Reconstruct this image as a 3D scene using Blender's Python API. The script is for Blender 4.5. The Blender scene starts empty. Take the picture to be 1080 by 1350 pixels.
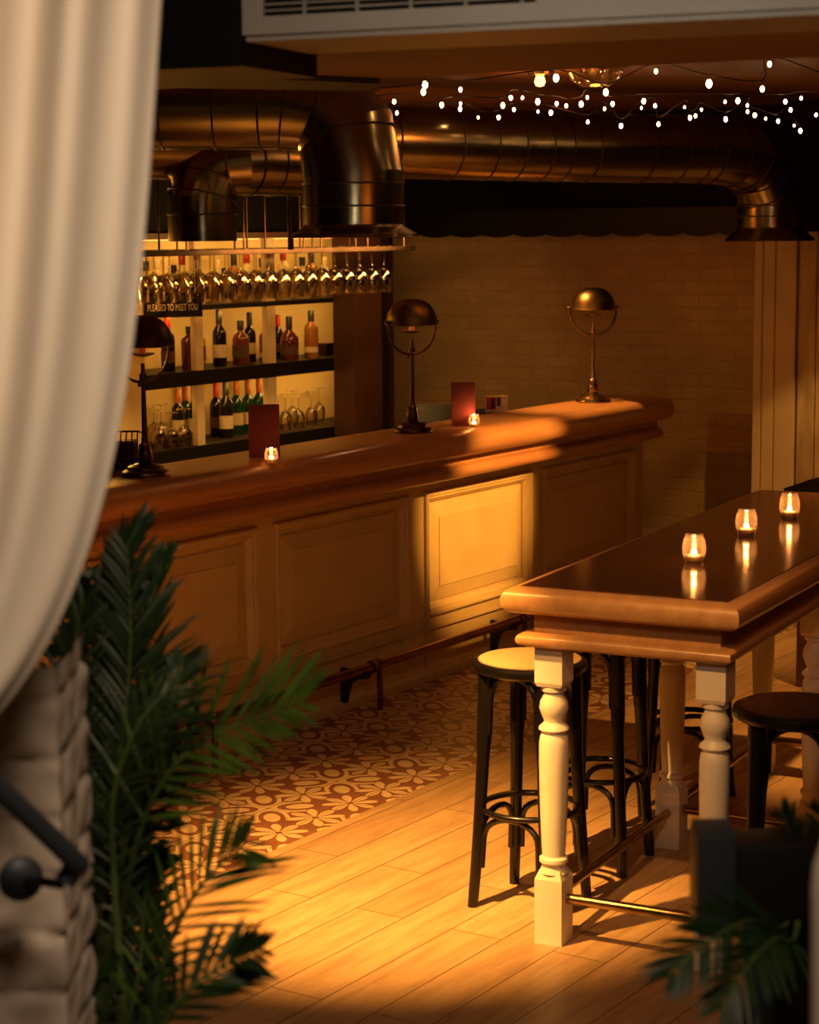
import bpy, bmesh, math, random
from mathutils import Vector, Matrix
PI = math.pi
rnd = random.Random(7)
SC = bpy.context.scene
COL = SC.collection

# ------------------------------------------------------------------ camera
FPX = 2630.6
CAM = Vector((0, -5.0426, 2.0842))
YAW, PIT, ROL = 0.9805, 0.1403, -0.0087
Fv = Vector((math.sin(YAW)*math.cos(PIT), math.cos(YAW)*math.cos(PIT), -math.sin(PIT)))
r0 = Vector((math.cos(YAW), -math.sin(YAW), 0)); u0 = r0.cross(Fv)
Rv = math.cos(ROL)*r0 + math.sin(ROL)*u0
Uv = -math.sin(ROL)*r0 + math.cos(ROL)*u0
cd = bpy.data.cameras.new('camera'); co = bpy.data.objects.new('camera', cd); COL.objects.link(co)
co.matrix_world = Matrix(((Rv.x, Uv.x, -Fv.x, CAM.x), (Rv.y, Uv.y, -Fv.y, CAM.y), (Rv.z, Uv.z, -Fv.z, CAM.z), (0, 0, 0, 1)))
cd.sensor_fit = 'HORIZONTAL'; cd.sensor_width = 24; cd.lens = FPX*24/1080
cd.clip_start = .05; cd.clip_end = 60
cd.dof.use_dof = True; cd.dof.focus_distance = 7.2; cd.dof.aperture_fstop = 3.8
SC.camera = co

def at(x, y, **k):
    """the world point seen at a photograph pixel, on a plane X=, Y=, Z= or at a distance D="""
    d = Fv + Rv*((x-540)/FPX) - Uv*((y-675)/FPX)
    if 'Z' in k: t = (k['Z']-CAM.z)/d.z
    elif 'Y' in k: t = (k['Y']-CAM.y)/d.y
    elif 'X' in k: t = (k['X']-CAM.x)/d.x
    else: t = k['D']
    return CAM + d*t

# ------------------------------------------------------------------ world, exposure, lights
w = bpy.data.worlds.new('world'); SC.world = w; w.use_nodes = True
w.node_tree.nodes['Background'].inputs[0].default_value = (.9, .38, .12, 1)
w.node_tree.nodes['Background'].inputs[1].default_value = .004
SC.view_settings.view_transform = 'Standard'; SC.view_settings.look = 'None'
SC.view_settings.gamma = 1; SC.view_settings.exposure = 0; SC.view_settings.use_curve_mapping = False
AMBER = (1, .25, .022); GOLD = (1, .46, .095)

def aim(o, tgt):
    o.rotation_euler = (Vector(tgt)-o.location).to_track_quat('-Z', 'Y').to_euler()
def spot(name, loc, tgt, power, ang, blend=.6, size=.03, col=AMBER):
    l = bpy.data.lights.new(name, 'SPOT'); l.energy = power; l.spot_size = math.radians(ang); l.spot_blend = blend
    l.shadow_soft_size = size; l.color = col
    o = bpy.data.objects.new(name, l); COL.objects.link(o); o.location = loc; aim(o, tgt); return o
def area(name, loc, tgt, power, sx, sy, col=AMBER):
    l = bpy.data.lights.new(name, 'AREA'); l.energy = power; l.shape = 'RECTANGLE'; l.size = sx; l.size_y = sy; l.color = col
    o = bpy.data.objects.new(name, l); COL.objects.link(o); o.location = loc; aim(o, tgt); return o
def point(name, loc, power, size=.02, col=AMBER):
    l = bpy.data.lights.new(name, 'POINT'); l.energy = power; l.shadow_soft_size = size; l.color = col
    o = bpy.data.objects.new(name, l); COL.objects.link(o); o.location = loc; return o

spot('floor_spotlight', (3.7, -1.75, 2.42), (5.15, -1.55, 0), 1400, 47, 1.0, .025, GOLD)
spot('panel_spotlight', (7.95, -2.75, 2.40), (8.08, 0, .78), 1000, 21, .7, .02, GOLD)
spot('counter_spotlight', (8.75, .42, 2.55), (8.98, -.16, 1.18), 260, 44, .9, .03, (1, .46, .10))
spot('corner_spotlight', (7.0, -3.4, 2.45), (7.6, -2.15, 0), 420, 46, .7, .03, GOLD)
spot('table_spotlight', (3.3, -2.7, 2.42), (4.9, -2.45, .95), 130, 34, .8, .03, (1, .47, .13))
spot('pier_spotlight', (8.3, -2.7, 2.55), (9.95, -1.05, .72), 130, 24, .5, .02, GOLD)
area('wall_fill', (7.6, .5, 2.42), (10.3, .6, 1.4), 4.5, .9, .1, AMBER)  # added amber fill that warms the brick wall, no fixture behind it
area('room_fill', (4.6, -3.9, 2.40), (7.5, -.3, .6), 4.6, 1.2, .6, AMBER)  # added ambient fill over bar and tables, not a lamp of the room
e_ = area('entrance_light', (1.15, -4.35, 3.15), (1.95, -3.2, 1.55), 12.5, .5, .5, (1, .71, .47)); e_.data.spread = math.radians(112)
d_ = area('doorway_light', (-.35, -5.75, 2.55), (6.9, -.95, 2.42), .5, .25, .8, (1, .84, .66)); d_.data.spread = math.radians(20)

# ------------------------------------------------------------------ materials
class NT:
    def __init__(s, m): s.t = m.node_tree; s.n = s.t.nodes; s.l = s.t.links
    def new(s, t, **k):
        n = s.n.new(t)
        for a, b in k.items(): setattr(n, a, b)
        return n
    def put(s, sock, v):
        if isinstance(v, bpy.types.NodeSocket): s.l.new(v, sock)
        else: sock.default_value = v
    def m(s, op, a, b=0., c=None):
        n = s.new('ShaderNodeMath', operation=op); s.put(n.inputs[0], a); s.put(n.inputs[1], b)
        if c is not None: s.put(n.inputs[2], c)
        return n.outputs[0]
    def mix(s, f, a, b):
        n = s.new('ShaderNodeMix', data_type='RGBA'); s.put(n.inputs[0], f); s.put(n.inputs[6], a); s.put(n.inputs[7], b)
        return n.outputs[2]
    def noise(s, vec, scale, detail=4, rough=.55):
        n = s.new('ShaderNodeTexNoise'); s.l.new(vec, n.inputs['Vector']); n.inputs['Scale'].default_value = scale
        n.inputs['Detail'].default_value = detail; n.inputs['Roughness'].default_value = rough; return n.outputs['Fac']
    def coord(s, kind='Object', scale=(1, 1, 1), rot=(0, 0, 0), loc=(0, 0, 0)):
        t = s.new('ShaderNodeTexCoord'); mp = s.new('ShaderNodeMapping')
        mp.inputs['Scale'].default_value = scale; mp.inputs['Rotation'].default_value = rot; mp.inputs['Location'].default_value = loc
        s.l.new(t.outputs[kind], mp.inputs[0]); return mp.outputs[0]
    def ramp(s, f, lo, hi):
        n = s.new('ShaderNodeMapRange'); s.put(n.inputs[0], f); n.inputs[1].default_value = lo; n.inputs[2].default_value = hi; return n.outputs[0]
    def bump(s, h, strength, dist=.01, nrm=None):
        n = s.new('ShaderNodeBump'); s.put(n.inputs['Height'], h); n.inputs['Strength'].default_value = strength
        n.inputs['Distance'].default_value = dist
        if nrm: s.l.new(nrm, n.inputs['Normal'])
        return n.outputs[0]
def c4(c): return (c[0], c[1], c[2], 1)
MATS = {}
def base(name):
    m = bpy.data.materials.new(name); m.use_nodes = True; MATS[name] = m
    return m, NT(m), m.node_tree.nodes['Principled BSDF']
def mat(name, col, rough=.5, metal=0., var=.12, nscale=8, bump=.05, stretch=(1, 1, 1), emit=None, trans=0, coat=0, ior=1.45, bd=.004):
    m, N, b = base(name)
    v = N.coord('Object', stretch); f = N.noise(v, nscale)
    dark = tuple(x*(1-var*2) for x in col); lite = tuple(min(1, x*(1+var)) for x in col)
    N.l.new(N.mix(N.ramp(f, .3, .7), c4(dark), c4(lite)), b.inputs['Base Color'])
    b.inputs['Roughness'].default_value = rough; b.inputs['Metallic'].default_value = metal; b.inputs['IOR'].default_value = ior
    b.inputs['Transmission Weight'].default_value = trans; b.inputs['Coat Weight'].default_value = coat
    b.inputs['Coat Roughness'].default_value = .08
    if bump: N.l.new(N.bump(N.noise(v, nscale*3), bump, bd), b.inputs['Normal'])
    if emit:
        b.inputs['Emission Color'].default_value = c4(emit[0]); b.inputs['Emission Strength'].default_value = emit[1]
    return m
def thin_glass(name, tint, glossy=.12, haze=0):
    m = bpy.data.materials.new(name); m.use_nodes = True; MATS[name] = m; N = NT(m); N.n.clear()
    o = N.new('ShaderNodeOutputMaterial'); t = N.new('ShaderNodeBsdfTransparent'); t.inputs[0].default_value = c4(tint)
    g = N.new('ShaderNodeBsdfGlossy'); g.inputs['Roughness'].default_value = .03; g.inputs['Color'].default_value = (1, 1, 1, 1)
    lw = N.new('ShaderNodeLayerWeight'); lw.inputs[0].default_value = .35
    f = N.m('MULTIPLY_ADD', lw.outputs['Fresnel'], .75, glossy*.3)
    x = N.new('ShaderNodeMixShader'); N.l.new(f, x.inputs[0]); N.l.new(t.outputs[0], x.inputs[1]); N.l.new(g.outputs[0], x.inputs[2])
    last = x.outputs[0]
    if haze:
        tr = N.new('ShaderNodeBsdfTranslucent'); tr.inputs[0].default_value = (1, .85, .7, 1); y = N.new('ShaderNodeMixShader'); y.inputs[0].default_value = haze
        N.l.new(last, y.inputs[1]); N.l.new(tr.outputs[0], y.inputs[2]); last = y.outputs[0]
    N.l.new(last, o.inputs[0]); return m

def mat_brick(name, c1, c2, mort, bw=.22, bh=.075, axis='YZ', bstr=.35, rough=.5):
    m, N, b = base(name)
    rot = {'YZ': (0, 0, 0), 'XZ': (0, 0, 0)}[axis]
    t = N.new('ShaderNodeTexCoord'); sp = N.new('ShaderNodeSeparateXYZ'); N.l.new(t.outputs['Object'], sp.inputs[0])
    cb = N.new('ShaderNodeCombineXYZ'); N.l.new(sp.outputs['Y' if axis == 'YZ' else 'X'], cb.inputs[0]); N.l.new(sp.outputs['Z'], cb.inputs[1])
    nz = N.new('ShaderNodeTexNoise'); nz.inputs['Scale'].default_value = 7; N.l.new(cb.outputs[0], nz.inputs['Vector'])
    vm = N.new('ShaderNodeVectorMath', operation='MULTIPLY_ADD'); N.l.new(nz.outputs['Color'], vm.inputs[0])
    vm.inputs[1].default_value = (.03, .022, 0); N.l.new(cb.outputs[0], vm.inputs[2])
    br = N.new('ShaderNodeTexBrick'); N.l.new(vm.outputs[0], br.inputs['Vector'])
    br.inputs['Scale'].default_value = 1; br.inputs['Brick Width'].default_value = bw; br.inputs['Row Height'].default_value = bh
    br.inputs['Mortar Size'].default_value = .006; br.inputs['Mortar Smooth'].default_value = .8
    br.inputs['Color1'].default_value = c4(c1); br.inputs['Color2'].default_value = c4(c2); br.inputs['Mortar'].default_value = c4(mort)
    n1 = N.noise(cb.outputs[0], 30, 6); n2 = N.noise(cb.outputs[0], 5, 3)
    N.l.new(N.mix(N.ramp(n2, .35, .75), br.outputs['Color'], c4(tuple(x*.75 for x in c1))), b.inputs['Base Color'])
    h = N.m('MULTIPLY_ADD', br.outputs['Fac'], -1.0, N.m('MULTIPLY', n1, .45))
    N.l.new(N.bump(h, bstr, .012), b.inputs['Normal']); b.inputs['Roughness'].default_value = rough
    return m

def mat_wood(name, c1, c2, rough=.3, scale=3, axis='X', bump=.03, coat=.3):
    m, N, b = base(name)
    st = {'X': (.12, 1, 1), 'Y': (1, .12, 1), 'Z': (1, 1, .1)}[axis]
    v = N.coord('Object', st)
    f = N.noise(v, scale*6, 6, .65); g = N.noise(v, scale, 2)
    k = N.m('ADD', N.m('MULTIPLY', f, .6), N.m('MULTIPLY', g, .4))
    N.l.new(N.mix(N.ramp(k, .35, .65), c4(c1), c4(c2)), b.inputs['Base Color'])
    b.inputs['Roughness'].default_value = rough; b.inputs['Coat Weight'].default_value = coat; b.inputs['Coat Roughness'].default_value = .15
    N.l.new(N.bump(f, bump, .003), b.inputs['Normal']); return m

def mat_planks():
    m, N, b = base('plank_floor')
    v = N.coord('Object')
    br = N.new('ShaderNodeTexBrick'); N.l.new(v, br.inputs['Vector']); br.inputs['Scale'].default_value = 1
    br.inputs['Brick Width'].default_value = 1.05; br.inputs['Row Height'].default_value = .175; br.inputs['Mortar Size'].default_value = .0022
    br.inputs['Mortar Smooth'].default_value = .1; br.offset = .37
    br.inputs['Color1'].default_value = (.44, .27, .13, 1); br.inputs['Color2'].default_value = (.54, .345, .17, 1); br.inputs['Mortar'].default_value = (.09, .045, .02, 1)
    g = N.noise(N.coord('Object', (.13, 1, 1)), 22, 6, .7)
    N.l.new(N.mix(N.m('MULTIPLY', N.ramp(g, .42, .72), .7), br.outputs['Color'], (.22, .12, .055, 1)), b.inputs['Base Color'])
    b.inputs['Roughness'].default_value = .42
    h = N.m('MULTIPLY_ADD', br.outputs['Fac'], -1, N.m('MULTIPLY', g, .15))
    N.l.new(N.bump(h, .35, .004), b.inputs['Normal'])
def mat_tiles():
    m, N, b = base('patterned_tiles'); P = .43; T = .215
    t = N.new('ShaderNodeTexCoord'); sp = N.new('ShaderNodeSeparateXYZ'); N.l.new(t.outputs['Object'], sp.inputs[0])
    X, Y = sp.outputs[0], sp.outputs[1]
    def fold(s, c, per):   # signed distance to the nearest lattice point
        a = N.m('DIVIDE', N.m('SUBTRACT', s, c), per)
        return N.m('MULTIPLY', N.m('SUBTRACT', a, N.m('ROUND', a)), per)
    def orr(a, b): return N.m('MAXIMUM', a, b)
    u, v = fold(X, 6.0, P), fold(Y, -.677, P)
    a = N.m('MULTIPLY', N.m('ABSOLUTE', N.m('ADD', u, v)), .7071); c = N.m('MULTIPLY', N.m('ABSOLUTE', N.m('SUBTRACT', u, v)), .7071)
    mx, mn = N.m('MAXIMUM', a, c), N.m('MINIMUM', a, c)
    def ell(mm, nn, cen, ra, rb):
        p = N.m('DIVIDE', N.m('SUBTRACT', mm, cen), ra); q = N.m('DIVIDE', nn, rb)
        return N.m('SQRT', N.m('ADD', N.m('MULTIPLY', p, p), N.m('MULTIPLY', q, q)))
    e = ell(mx, mn, .118, .052, .030)
    petal = N.m('LESS_THAN', e, 1.)
    ring = N.m('MULTIPLY', N.m('MULTIPLY', N.m('GREATER_THAN', e, 1.6), N.m('LESS_THAN', e, 2.15)), N.m('LESS_THAN', mx, .135))
    pat = orr(petal, ring)
    au, av = N.m('ABSOLUTE', u), N.m('ABSOLUTE', v); mu, nu = N.m('MAXIMUM', au, av), N.m('MINIMUM', au, av)
    pat = orr(pat, N.m('LESS_THAN', ell(mu, nu, .062, .04, .010), 1.))
    def star(cx, cy, R, n, lo):
        uu, vv = fold(X, cx, P), fold(Y, cy, P)
        r = N.m('SQRT', N.m('ADD', N.m('MULTIPLY', uu, uu), N.m('MULTIPLY', vv, vv)))
        th = N.m('ARCTAN2', vv, uu); k = N.m('ABSOLUTE', N.m('COSINE', N.m('MULTIPLY', th, n/2)))
        lobe = N.m('MULTIPLY', N.m('POWER', k, .6), R)
        inn = N.m('LESS_THAN', r, lobe); edge = N.m('GREATER_THAN', k, lo)
        vein = N.m('GREATER_THAN', r, .012)
        return N.m('MULTIPLY', N.m('MULTIPLY', inn, vein), edge)
    pat = orr(pat, star(6.0+T, -.677, .108, 8, .40)); pat = orr(pat, star(6.0, -.677+T, .108, 8, .40))
    pat = orr(pat, star(6.0+T, -.677+T, .105, 8, .4))
    g = orr(N.m('LESS_THAN', N.m('ABSOLUTE', fold(X, 6.0, T)), .0014), N.m('LESS_THAN', N.m('ABSOLUTE', fold(Y, -.677, T)), .0014))
    nz = N.noise(t.outputs['Object'], 9, 3)
    dk = N.mix(N.ramp(nz, .3, .7), (.19, .075, .035, 1), (.26, .105, .05, 1))
    lt = N.mix(N.ramp(nz, .3, .7), (.58, .40, .20, 1), (.68, .48, .27, 1))
    col = N.mix(pat, dk, lt); col = N.mix(g, col, (.10, .05, .025, 1))
    N.l.new(col, b.inputs['Base Color']); b.inputs['Roughness'].default_value = .45

mat_planks(); mat_tiles()
mat_brick('painted_brick', (.50, .34, .15), (.465, .31, .135), (.39, .26, .11))
mat_wood('counter_wood', (.30, .12, .04), (.50, .24, .095), .33, 3, 'X', .02, .15)
mat_wood('tabletop_wood', (.08, .028, .010), (.12, .045, .016), .10, 3, 'X', .006, .8)
mat_wood('table_edge_wood', (.42, .20, .07), (.62, .34, .13), .38, 4, 'X', .05, .3)
mat('panel_paint', (.58, .41, .165), .42, 0, .05, 5, .04)
mat('leg_paint', (.78, .70, .56), .4, 0, .05, 6, .05)
mat('ivory_paint', (.72, .60, .40), .5, 0, .06, 5, .04)
mat('worn_paint', (.62, .48, .29), .6, 0, .2, 14, .2, (1, 1, .25))
mat('black_paint', (.006, .005, .004), .5, 0, .1, 5, .02)
mat('black_void', (.002, .0015, .001), .9, 0, .1, 5, 0)
mat('dark_brown_paint', (.075, .028, .012), .5, 0, .15, 4, .03)
mat('door_paint', (.03, .011, .006), .5, 0, .15, 4, .03)
mat('ceiling_paint', (.17, .075, .03), .6, 0, .12, 3, .05)
mat('ebonised_wood', (.004, .003, .0025), .33, 0, .1, 10, .03, coat=.15)
mat('cane_seat', (.48, .31, .15), .55, 0, .08, 60, .25)
mat('dark_leather', (.045, .018, .011), .45, 0, .2, 20, .1)
mat('stud_brass', (.55, .40, .2), .3, 1, .1, 10, 0)
mat('antique_brass', (.42, .28, .13), .27, 1, .18, 14, .05)
mat('shade_brass', (.20, .125, .06), .38, 1, .25, 9, .08)
mat('dark_bronze', (.10, .055, .035), .4, 1, .2, 9, .05)
mat('rail_brass', (.30, .14, .06), .25, 1, .15, 14, .04)
mat('steel_duct', (.33, .27, .15), .24, 1, .10, 7, .004, (1, 1, 1))
mat('seam_dark', (.10, .07, .04), .5, 1, .1, 7, 0)
mat('menu_red', (.085, .006, .004), .85, 0, .1, 6, .02)
mat('candle_wax', (.8, .6, .4), .5, 0, .05, 5, 0)
mat('flame', (1, .6, .2), .5, 0, 0, 5, 0, emit=((1, .50, .16), 28))
mat('candle_sleeve', (.8, .42, .22), .6, 0, .05, 5, 0)
mat('bulb_glow', (1, .7, .4), .5, 0, 0, 5, 0, emit=((1, .55, .22), 26))
mat('downlight_glow', (1, .6, .3), .5, 0, 0, 5, 0, emit=((1, .45, .12), 5))
mat('wire_dark', (.02, .012, .008), .6, 0, .1, 5, 0)
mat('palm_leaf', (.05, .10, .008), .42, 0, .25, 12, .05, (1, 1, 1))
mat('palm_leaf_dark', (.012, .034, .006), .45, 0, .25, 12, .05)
mat('broad_leaf', (.04, .13, .02), .3, 0, .25, 12, .05)
mat('palm_stem', (.08, .12, .03), .5, 0, .2, 20, .05)
mat('bark', (.03, .016, .01), .8, 0, .3, 30, .4)
mat('terracotta', (.25, .1, .05), .7, 0, .15, 12, .1)
mat('soil', (.02, .012, .008), .95, 0, .3, 60, .6)
mat('linen', (.62, .56, .47), .85, 0, .03, 3, 0)
mat('grey_enamel', (.50, .47, .42), .45, 0, .05, 3, .02)
mat('grille_metal', (.5, .45, .38), .4, .3, .1, 6, 0)
mat('rough_white_brick', (.58, .50, .42), .75, 0, .08, 9, .35, bd=.006)
mat('slate_metal', (.035, .045, .055), .5, .3, .1, 8, .02)
mat('shelf_back_paint', (.78, .62, .34), .6, 0, .04, 3, .02)
mat('card_white', (.6, .48, .36), .6, 0, .1, 20, 0)
mat('print_red', (.35, .03, .02), .6, 0, .1, 20, 0)
mat('print_ink', (.06, .01, .02), .6, 0, .1, 20, 0)
mat('sign_letters', (.95, .85, .7), .5, 0, .02, 20, 0)
mat('label_paper', (.72, .6, .42), .6, 0, .08, 40, 0)
mat('dark_label', (.09, .045, .03), .6, 0, .1, 40, 0)
mat('capsule_orange', (.45, .13, .04), .4, .2, .1, 30, 0)
mat('capsule_black', (.012, .01, .01), .4, 0, .1, 30, 0)
mat('capsule_red', (.4, .03, .02), .4, .2, .1, 30, 0)
mat('black_glass', (.012, .009, .006), .06, 0, .1, 5, 0)
mat('green_glass', (.02, .12, .015), .05, 0, .1, 5, 0, trans=.6)
mat('whisky_glass', (.20, .045, .012), .06, 0, .1, 5, 0, trans=.45)
mat('amber_glass', (.50, .22, .05), .06, 0, .1, 5, 0, trans=.5)
mat('white_bottle', (.75, .66, .45), .2, 0, .05, 5, 0, trans=.2)
thin_glass('clear_glass', (.93, .88, .76))
thin_glass('jar_glass', (.97, .9, .78), .5, .045)
M = MATS

# ------------------------------------------------------------------ mesh helpers
class MB:
    def __init__(s): s.b = bmesh.new()
    def box(s, x0, x1, y0, y1, z0, z1, bev=0):
        vs = [s.b.verts.new((x, y, z)) for x in (x0, x1) for y in (y0, y1) for z in (z0, z1)]
        f = [(0, 1, 3, 2), (4, 6, 7, 5), (0, 4, 5, 1), (2, 3, 7, 6), (0, 2, 6, 4), (1, 5, 7, 3)]
        fs = [s.b.faces.new([vs[i] for i in q]) for q in f]
        if bev:
            es = list({e for q in fs for e in q.edges})
            bmesh.ops.bevel(s.b, geom=es, offset=bev, segments=2, profile=.6, affect='EDGES')
        return s
    def loops(s, rings, close=True, cap0=True, cap1=True):
        """skin through a list of vertex loops"""
        vr = [[s.b.verts.new(p) for p in r] for r in rings]
        n = len(vr[0])
        for a, b in zip(vr, vr[1:]):
            for i in range(n if close else n-1):
                j = (i+1) % n
                try: s.b.faces.new((a[i], a[j], b[j], b[i]))
                except ValueError: pass
        if close and cap0: s.b.faces.new(vr[0][::-1])
        if close and cap1: s.b.faces.new(vr[-1])
        return s
    def lathe(s, prof, n=24, c=(0, 0, 0), cap=True, ax='Z'):
        rings = []
        for r, z in prof:
            ring = []
            for i in range(n):
                a = 2*PI*i/n; x, y = max(r, 1e-4)*math.cos(a), max(r, 1e-4)*math.sin(a)
                p = {'Z': (x, y, z), 'X': (z, x, y), 'Y': (x, z, y)}[ax]
                ring.append((c[0]+p[0], c[1]+p[1], c[2]+p[2]))
            rings.append(ring)
        return s.loops(rings, True, cap, cap)
    def sq(s, prof, c=(0, 0, 0)):
        """square-section column: (half width, z)"""
        return s.loops([[(c[0]+sx*h, c[1]+sy*h, c[2]+z) for sx, sy in ((-1, -1), (1, -1), (1, 1), (-1, 1))] for h, z in prof])
    def tube(s, pts, r, n=10, closed=False, ell=1.):
        pts = [Vector(p) for p in pts]; rr = r if isinstance(r, (list, tuple)) else [r]*len(pts)
        rings = []; up = None; m = len(pts)
        for i, p in enumerate(pts):
            if closed: t = (pts[(i+1) % m]-pts[i-1])
            else: t = pts[min(i+1, m-1)]-pts[max(i-1, 0)]
            if t.length < 1e-9: t = Vector((0, 0, 1))
            t.normalize()
            if up is None: up = t.orthogonal().normalized()
            up = (up - t*up.dot(t)).normalized(); sd = t.cross(up)
            rings.append([tuple(p + up*(rr[i]*math.cos(2*PI*k/n)) + sd*(rr[i]*ell*math.sin(2*PI*k/n))) for k in range(n)])
        if closed: rings.append(rings[0])
        s.loops(rings, True, not closed, not closed)
        if closed: bmesh.ops.remove_doubles(s.b, verts=s.b.verts, dist=1e-6)
        return s
    def extr(s, prof, x0, x1):
        """profile of (y, z) points extruded along X"""
        return s.loops([[(x0, y, z) for y, z in prof], [(x1, y, z) for y, z in prof]])
    def xf(s, mtx): bmesh.ops.transform(s.b, matrix=mtx, verts=s.b.verts); return s
    def build(s, name, m, parent=None, smooth=True, ang=38):
        bmesh.ops.recalc_face_normals(s.b, faces=s.b.faces)
        me = bpy.data.meshes.new(name); s.b.to_mesh(me); s.b.free()
        me.materials.append(M[m] if isinstance(m, str) else m)
        if smooth:
            for p in me.polygons: p.use_smooth = True
            me.set_sharp_from_angle(angle=math.radians(ang))
        o = bpy.data.objects.new(name, me); COL.objects.link(o)
        if parent: o.parent = parent
        return o
def tag(o, label=None, cat=None, group=None, kind=None):
    if label: o['label'] = label
    if cat: o['category'] = cat
    if group: o['group'] = group
    if kind: o['kind'] = kind
    return o
def thing(name, label, cat, loc=(0, 0, 0), rz=0, group=None):
    o = bpy.data.objects.new(name, None); COL.objects.link(o); o.location = loc; o.rotation_euler = (0, 0, rz)
    o.empty_display_size = .05
    return tag(o, label, cat, group)
def struct(o): o['kind'] = 'structure'; return o
def kids(o): return [c for c in list(COL.objects) if c.parent == o]
def dup(o, parent=None):
    c = o.copy(); COL.objects.link(c)
    if parent: c.parent = parent
    for k in kids(o): dup(k, c)
    return c
def place(proto, used, loc, rz, label, group=None):
    o = proto if not used else dup(proto)
    o.location = loc; o.rotation_euler = (0, 0, rz); o['label'] = label
    if group: o['group'] = group
    return o
def arc(c, r, a0, a1, n, plane='XZ'):
    out = []
    for i in range(n+1):
        a = a0+(a1-a0)*i/n; x, y = r*math.cos(a), r*math.sin(a)
        out.append(Vector(c)+Vector({'XZ': (x, 0, y), 'XY': (x, y, 0), 'YZ': (0, x, y)}[plane]))
    return out
def smoothpath(ctrl, n=8):
    """Catmull-Rom through control points"""
    P = [Vector(p) for p in ctrl]; P = [2*P[0]-P[1]]+P+[2*P[-1]-P[-2]]; out = []
    for i in range(1, len(P)-2):
        for k in range(n):
            t = k/n; a, b, c, d = P[i-1], P[i], P[i+1], P[i+2]
            out.append(.5*((2*b)+(c-a)*t+(2*a-5*b+4*c-d)*t*t+(3*b-a-3*c+d)*t**3))
    out.append(P[-2]); return out

# ------------------------------------------------------------------ room shell
WX = 10.3      # brick wall plane
struct(MB().box(-2, 12, -8, -1.0, -.1, 0).build('floor', 'plank_floor', smooth=False))
struct(MB().box(-2, 12, -1.0, 3, -.1, 0).build('floor_tiles', 'patterned_tiles', smooth=False))
struct(MB().box(WX, WX+.2, -8, 2.6, 0, 2.95).build('wall_right', 'painted_brick', smooth=False))
struct(MB().box(4, WX, 2.5, 2.7, 0, 2.95).build('wall_back', 'ivory_paint', smooth=False))
struct(MB().box(3.9, 12, -8, 2.7, 2.74, 2.9).build('ceiling', 'ceiling_paint', smooth=False))
# black upper band behind the ducts
struct(MB().box(9.95, WX-.002, -3.6, -.8, 2.062, 2.74).build('trim_7', 'black_void', smooth=False))
struct(MB().box(WX-.06, WX-.002, -.8, 2.5, 2.055, 2.74).build('trim_1', 'black_void', smooth=False))
struct(MB().box(5, WX-.07, 1.98, 2.05, 2.055, 2.74).build('trim_2', 'black_void', smooth=False))
# scalloped black valance along the top of the brick wall
b = MB()
zt = 2.2
pts = []
n = 300; y0, y1 = -.72, 1.96
for i in range(n+1):
    y = y0+(y1-y0)*i/n; ph = (y-y0)/.22 % 1
    pts.append((y, 2.058-.020*abs(math.sin(PI*ph))**.6))
vf = [[b.b.verts.new((x, y, z)) for y, z in pts] for x in (WX-.10, WX-.085)]
vt = [[b.b.verts.new((x, y, zt)) for y, z in pts] for x in (WX-.10, WX-.085)]
for k in (0, 1):
    for i in range(n): b.b.faces.new((vf[k][i], vf[k][i+1], vt[k][i+1], vt[k][i]))
for i in range(n): b.b.faces.new((vf[0][i], vf[1][i], vf[1][i+1], vf[0][i+1]))
tag(b.build('valance', 'black_paint', smooth=False), 'black scalloped fabric valance hung along the top of the brick wall', 'valance')

# boarded pier right of the brick wall
px0 = at(992, 500, X=9.95).y
b = MB()
ys = [px0]
for p in (1003, 1019.5, 1047): ys.append(at(p, 560, X=9.95).y)
for a, c in zip(ys, ys[1:]): b.box(9.95, WX-.01, c+.003, a-.003, 0, 2.06, .004)
struct(b.build('wall_pier', 'ivory_paint', smooth=False))
b = MB(); ys = [at(p, 560, X=9.95).y for p in (1049, 1073, 1097, 1122, 1150, 1180, 1215, 1260)]
for a, c in zip(ys, ys[1:]): b.box(9.955, WX-.01, c+.003, a-.003, 0, 2.06, .004)
struct(b.build('wall_boards', 'worn_paint', smooth=False))
# dark door recess between back bar and brick wall
struct(MB().box(9.15, 9.42, 1.45, 1.595, 0, 2.06).build('trim_3', 'dark_brown_paint', smooth=False))
d = struct(MB().box(9.44, 9.71, 1.60, 1.62, 0, 2.02, .004).build('door_1', 'door_paint', smooth=False))
b = MB()
for x0, x1, z0, z1 in ((9.42, 9.46, 0, 2.05), (9.68, 9.72, 0, 2.05), (9.42, 9.72, 2.0, 2.05)): b.box(x0, x1, 1.57, 1.60, z0, z1, .004)
b.build('door_frame', 'door_paint', d, smooth=False)
struct(MB().box(9.625, 9.72, 1.63, 2.4, 0, 2.06).build('trim_6', 'dark_brown_paint', smooth=False))
# pillar and bright wall left of the shelving
struct(MB().box(7.32, 7.545, 1.6, 2.0, 0, 2.06).build('trim_4', 'shelf_back_paint', smooth=False))
struct(MB().box(5.0, 7.32, 1.95, 2.0, 0, 2.06).build('wall_alcove', 'shelf_back_paint', smooth=False))
point('alcove_light', (7.05, 1.75, 1.75), 26, .05, (1, .52, .10))
spot('pillar_light', (7.2, 1.15, 2.02), (7.40, 1.6, 1.2), 30, 75, .8, .04, (1, .47, .08))

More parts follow.
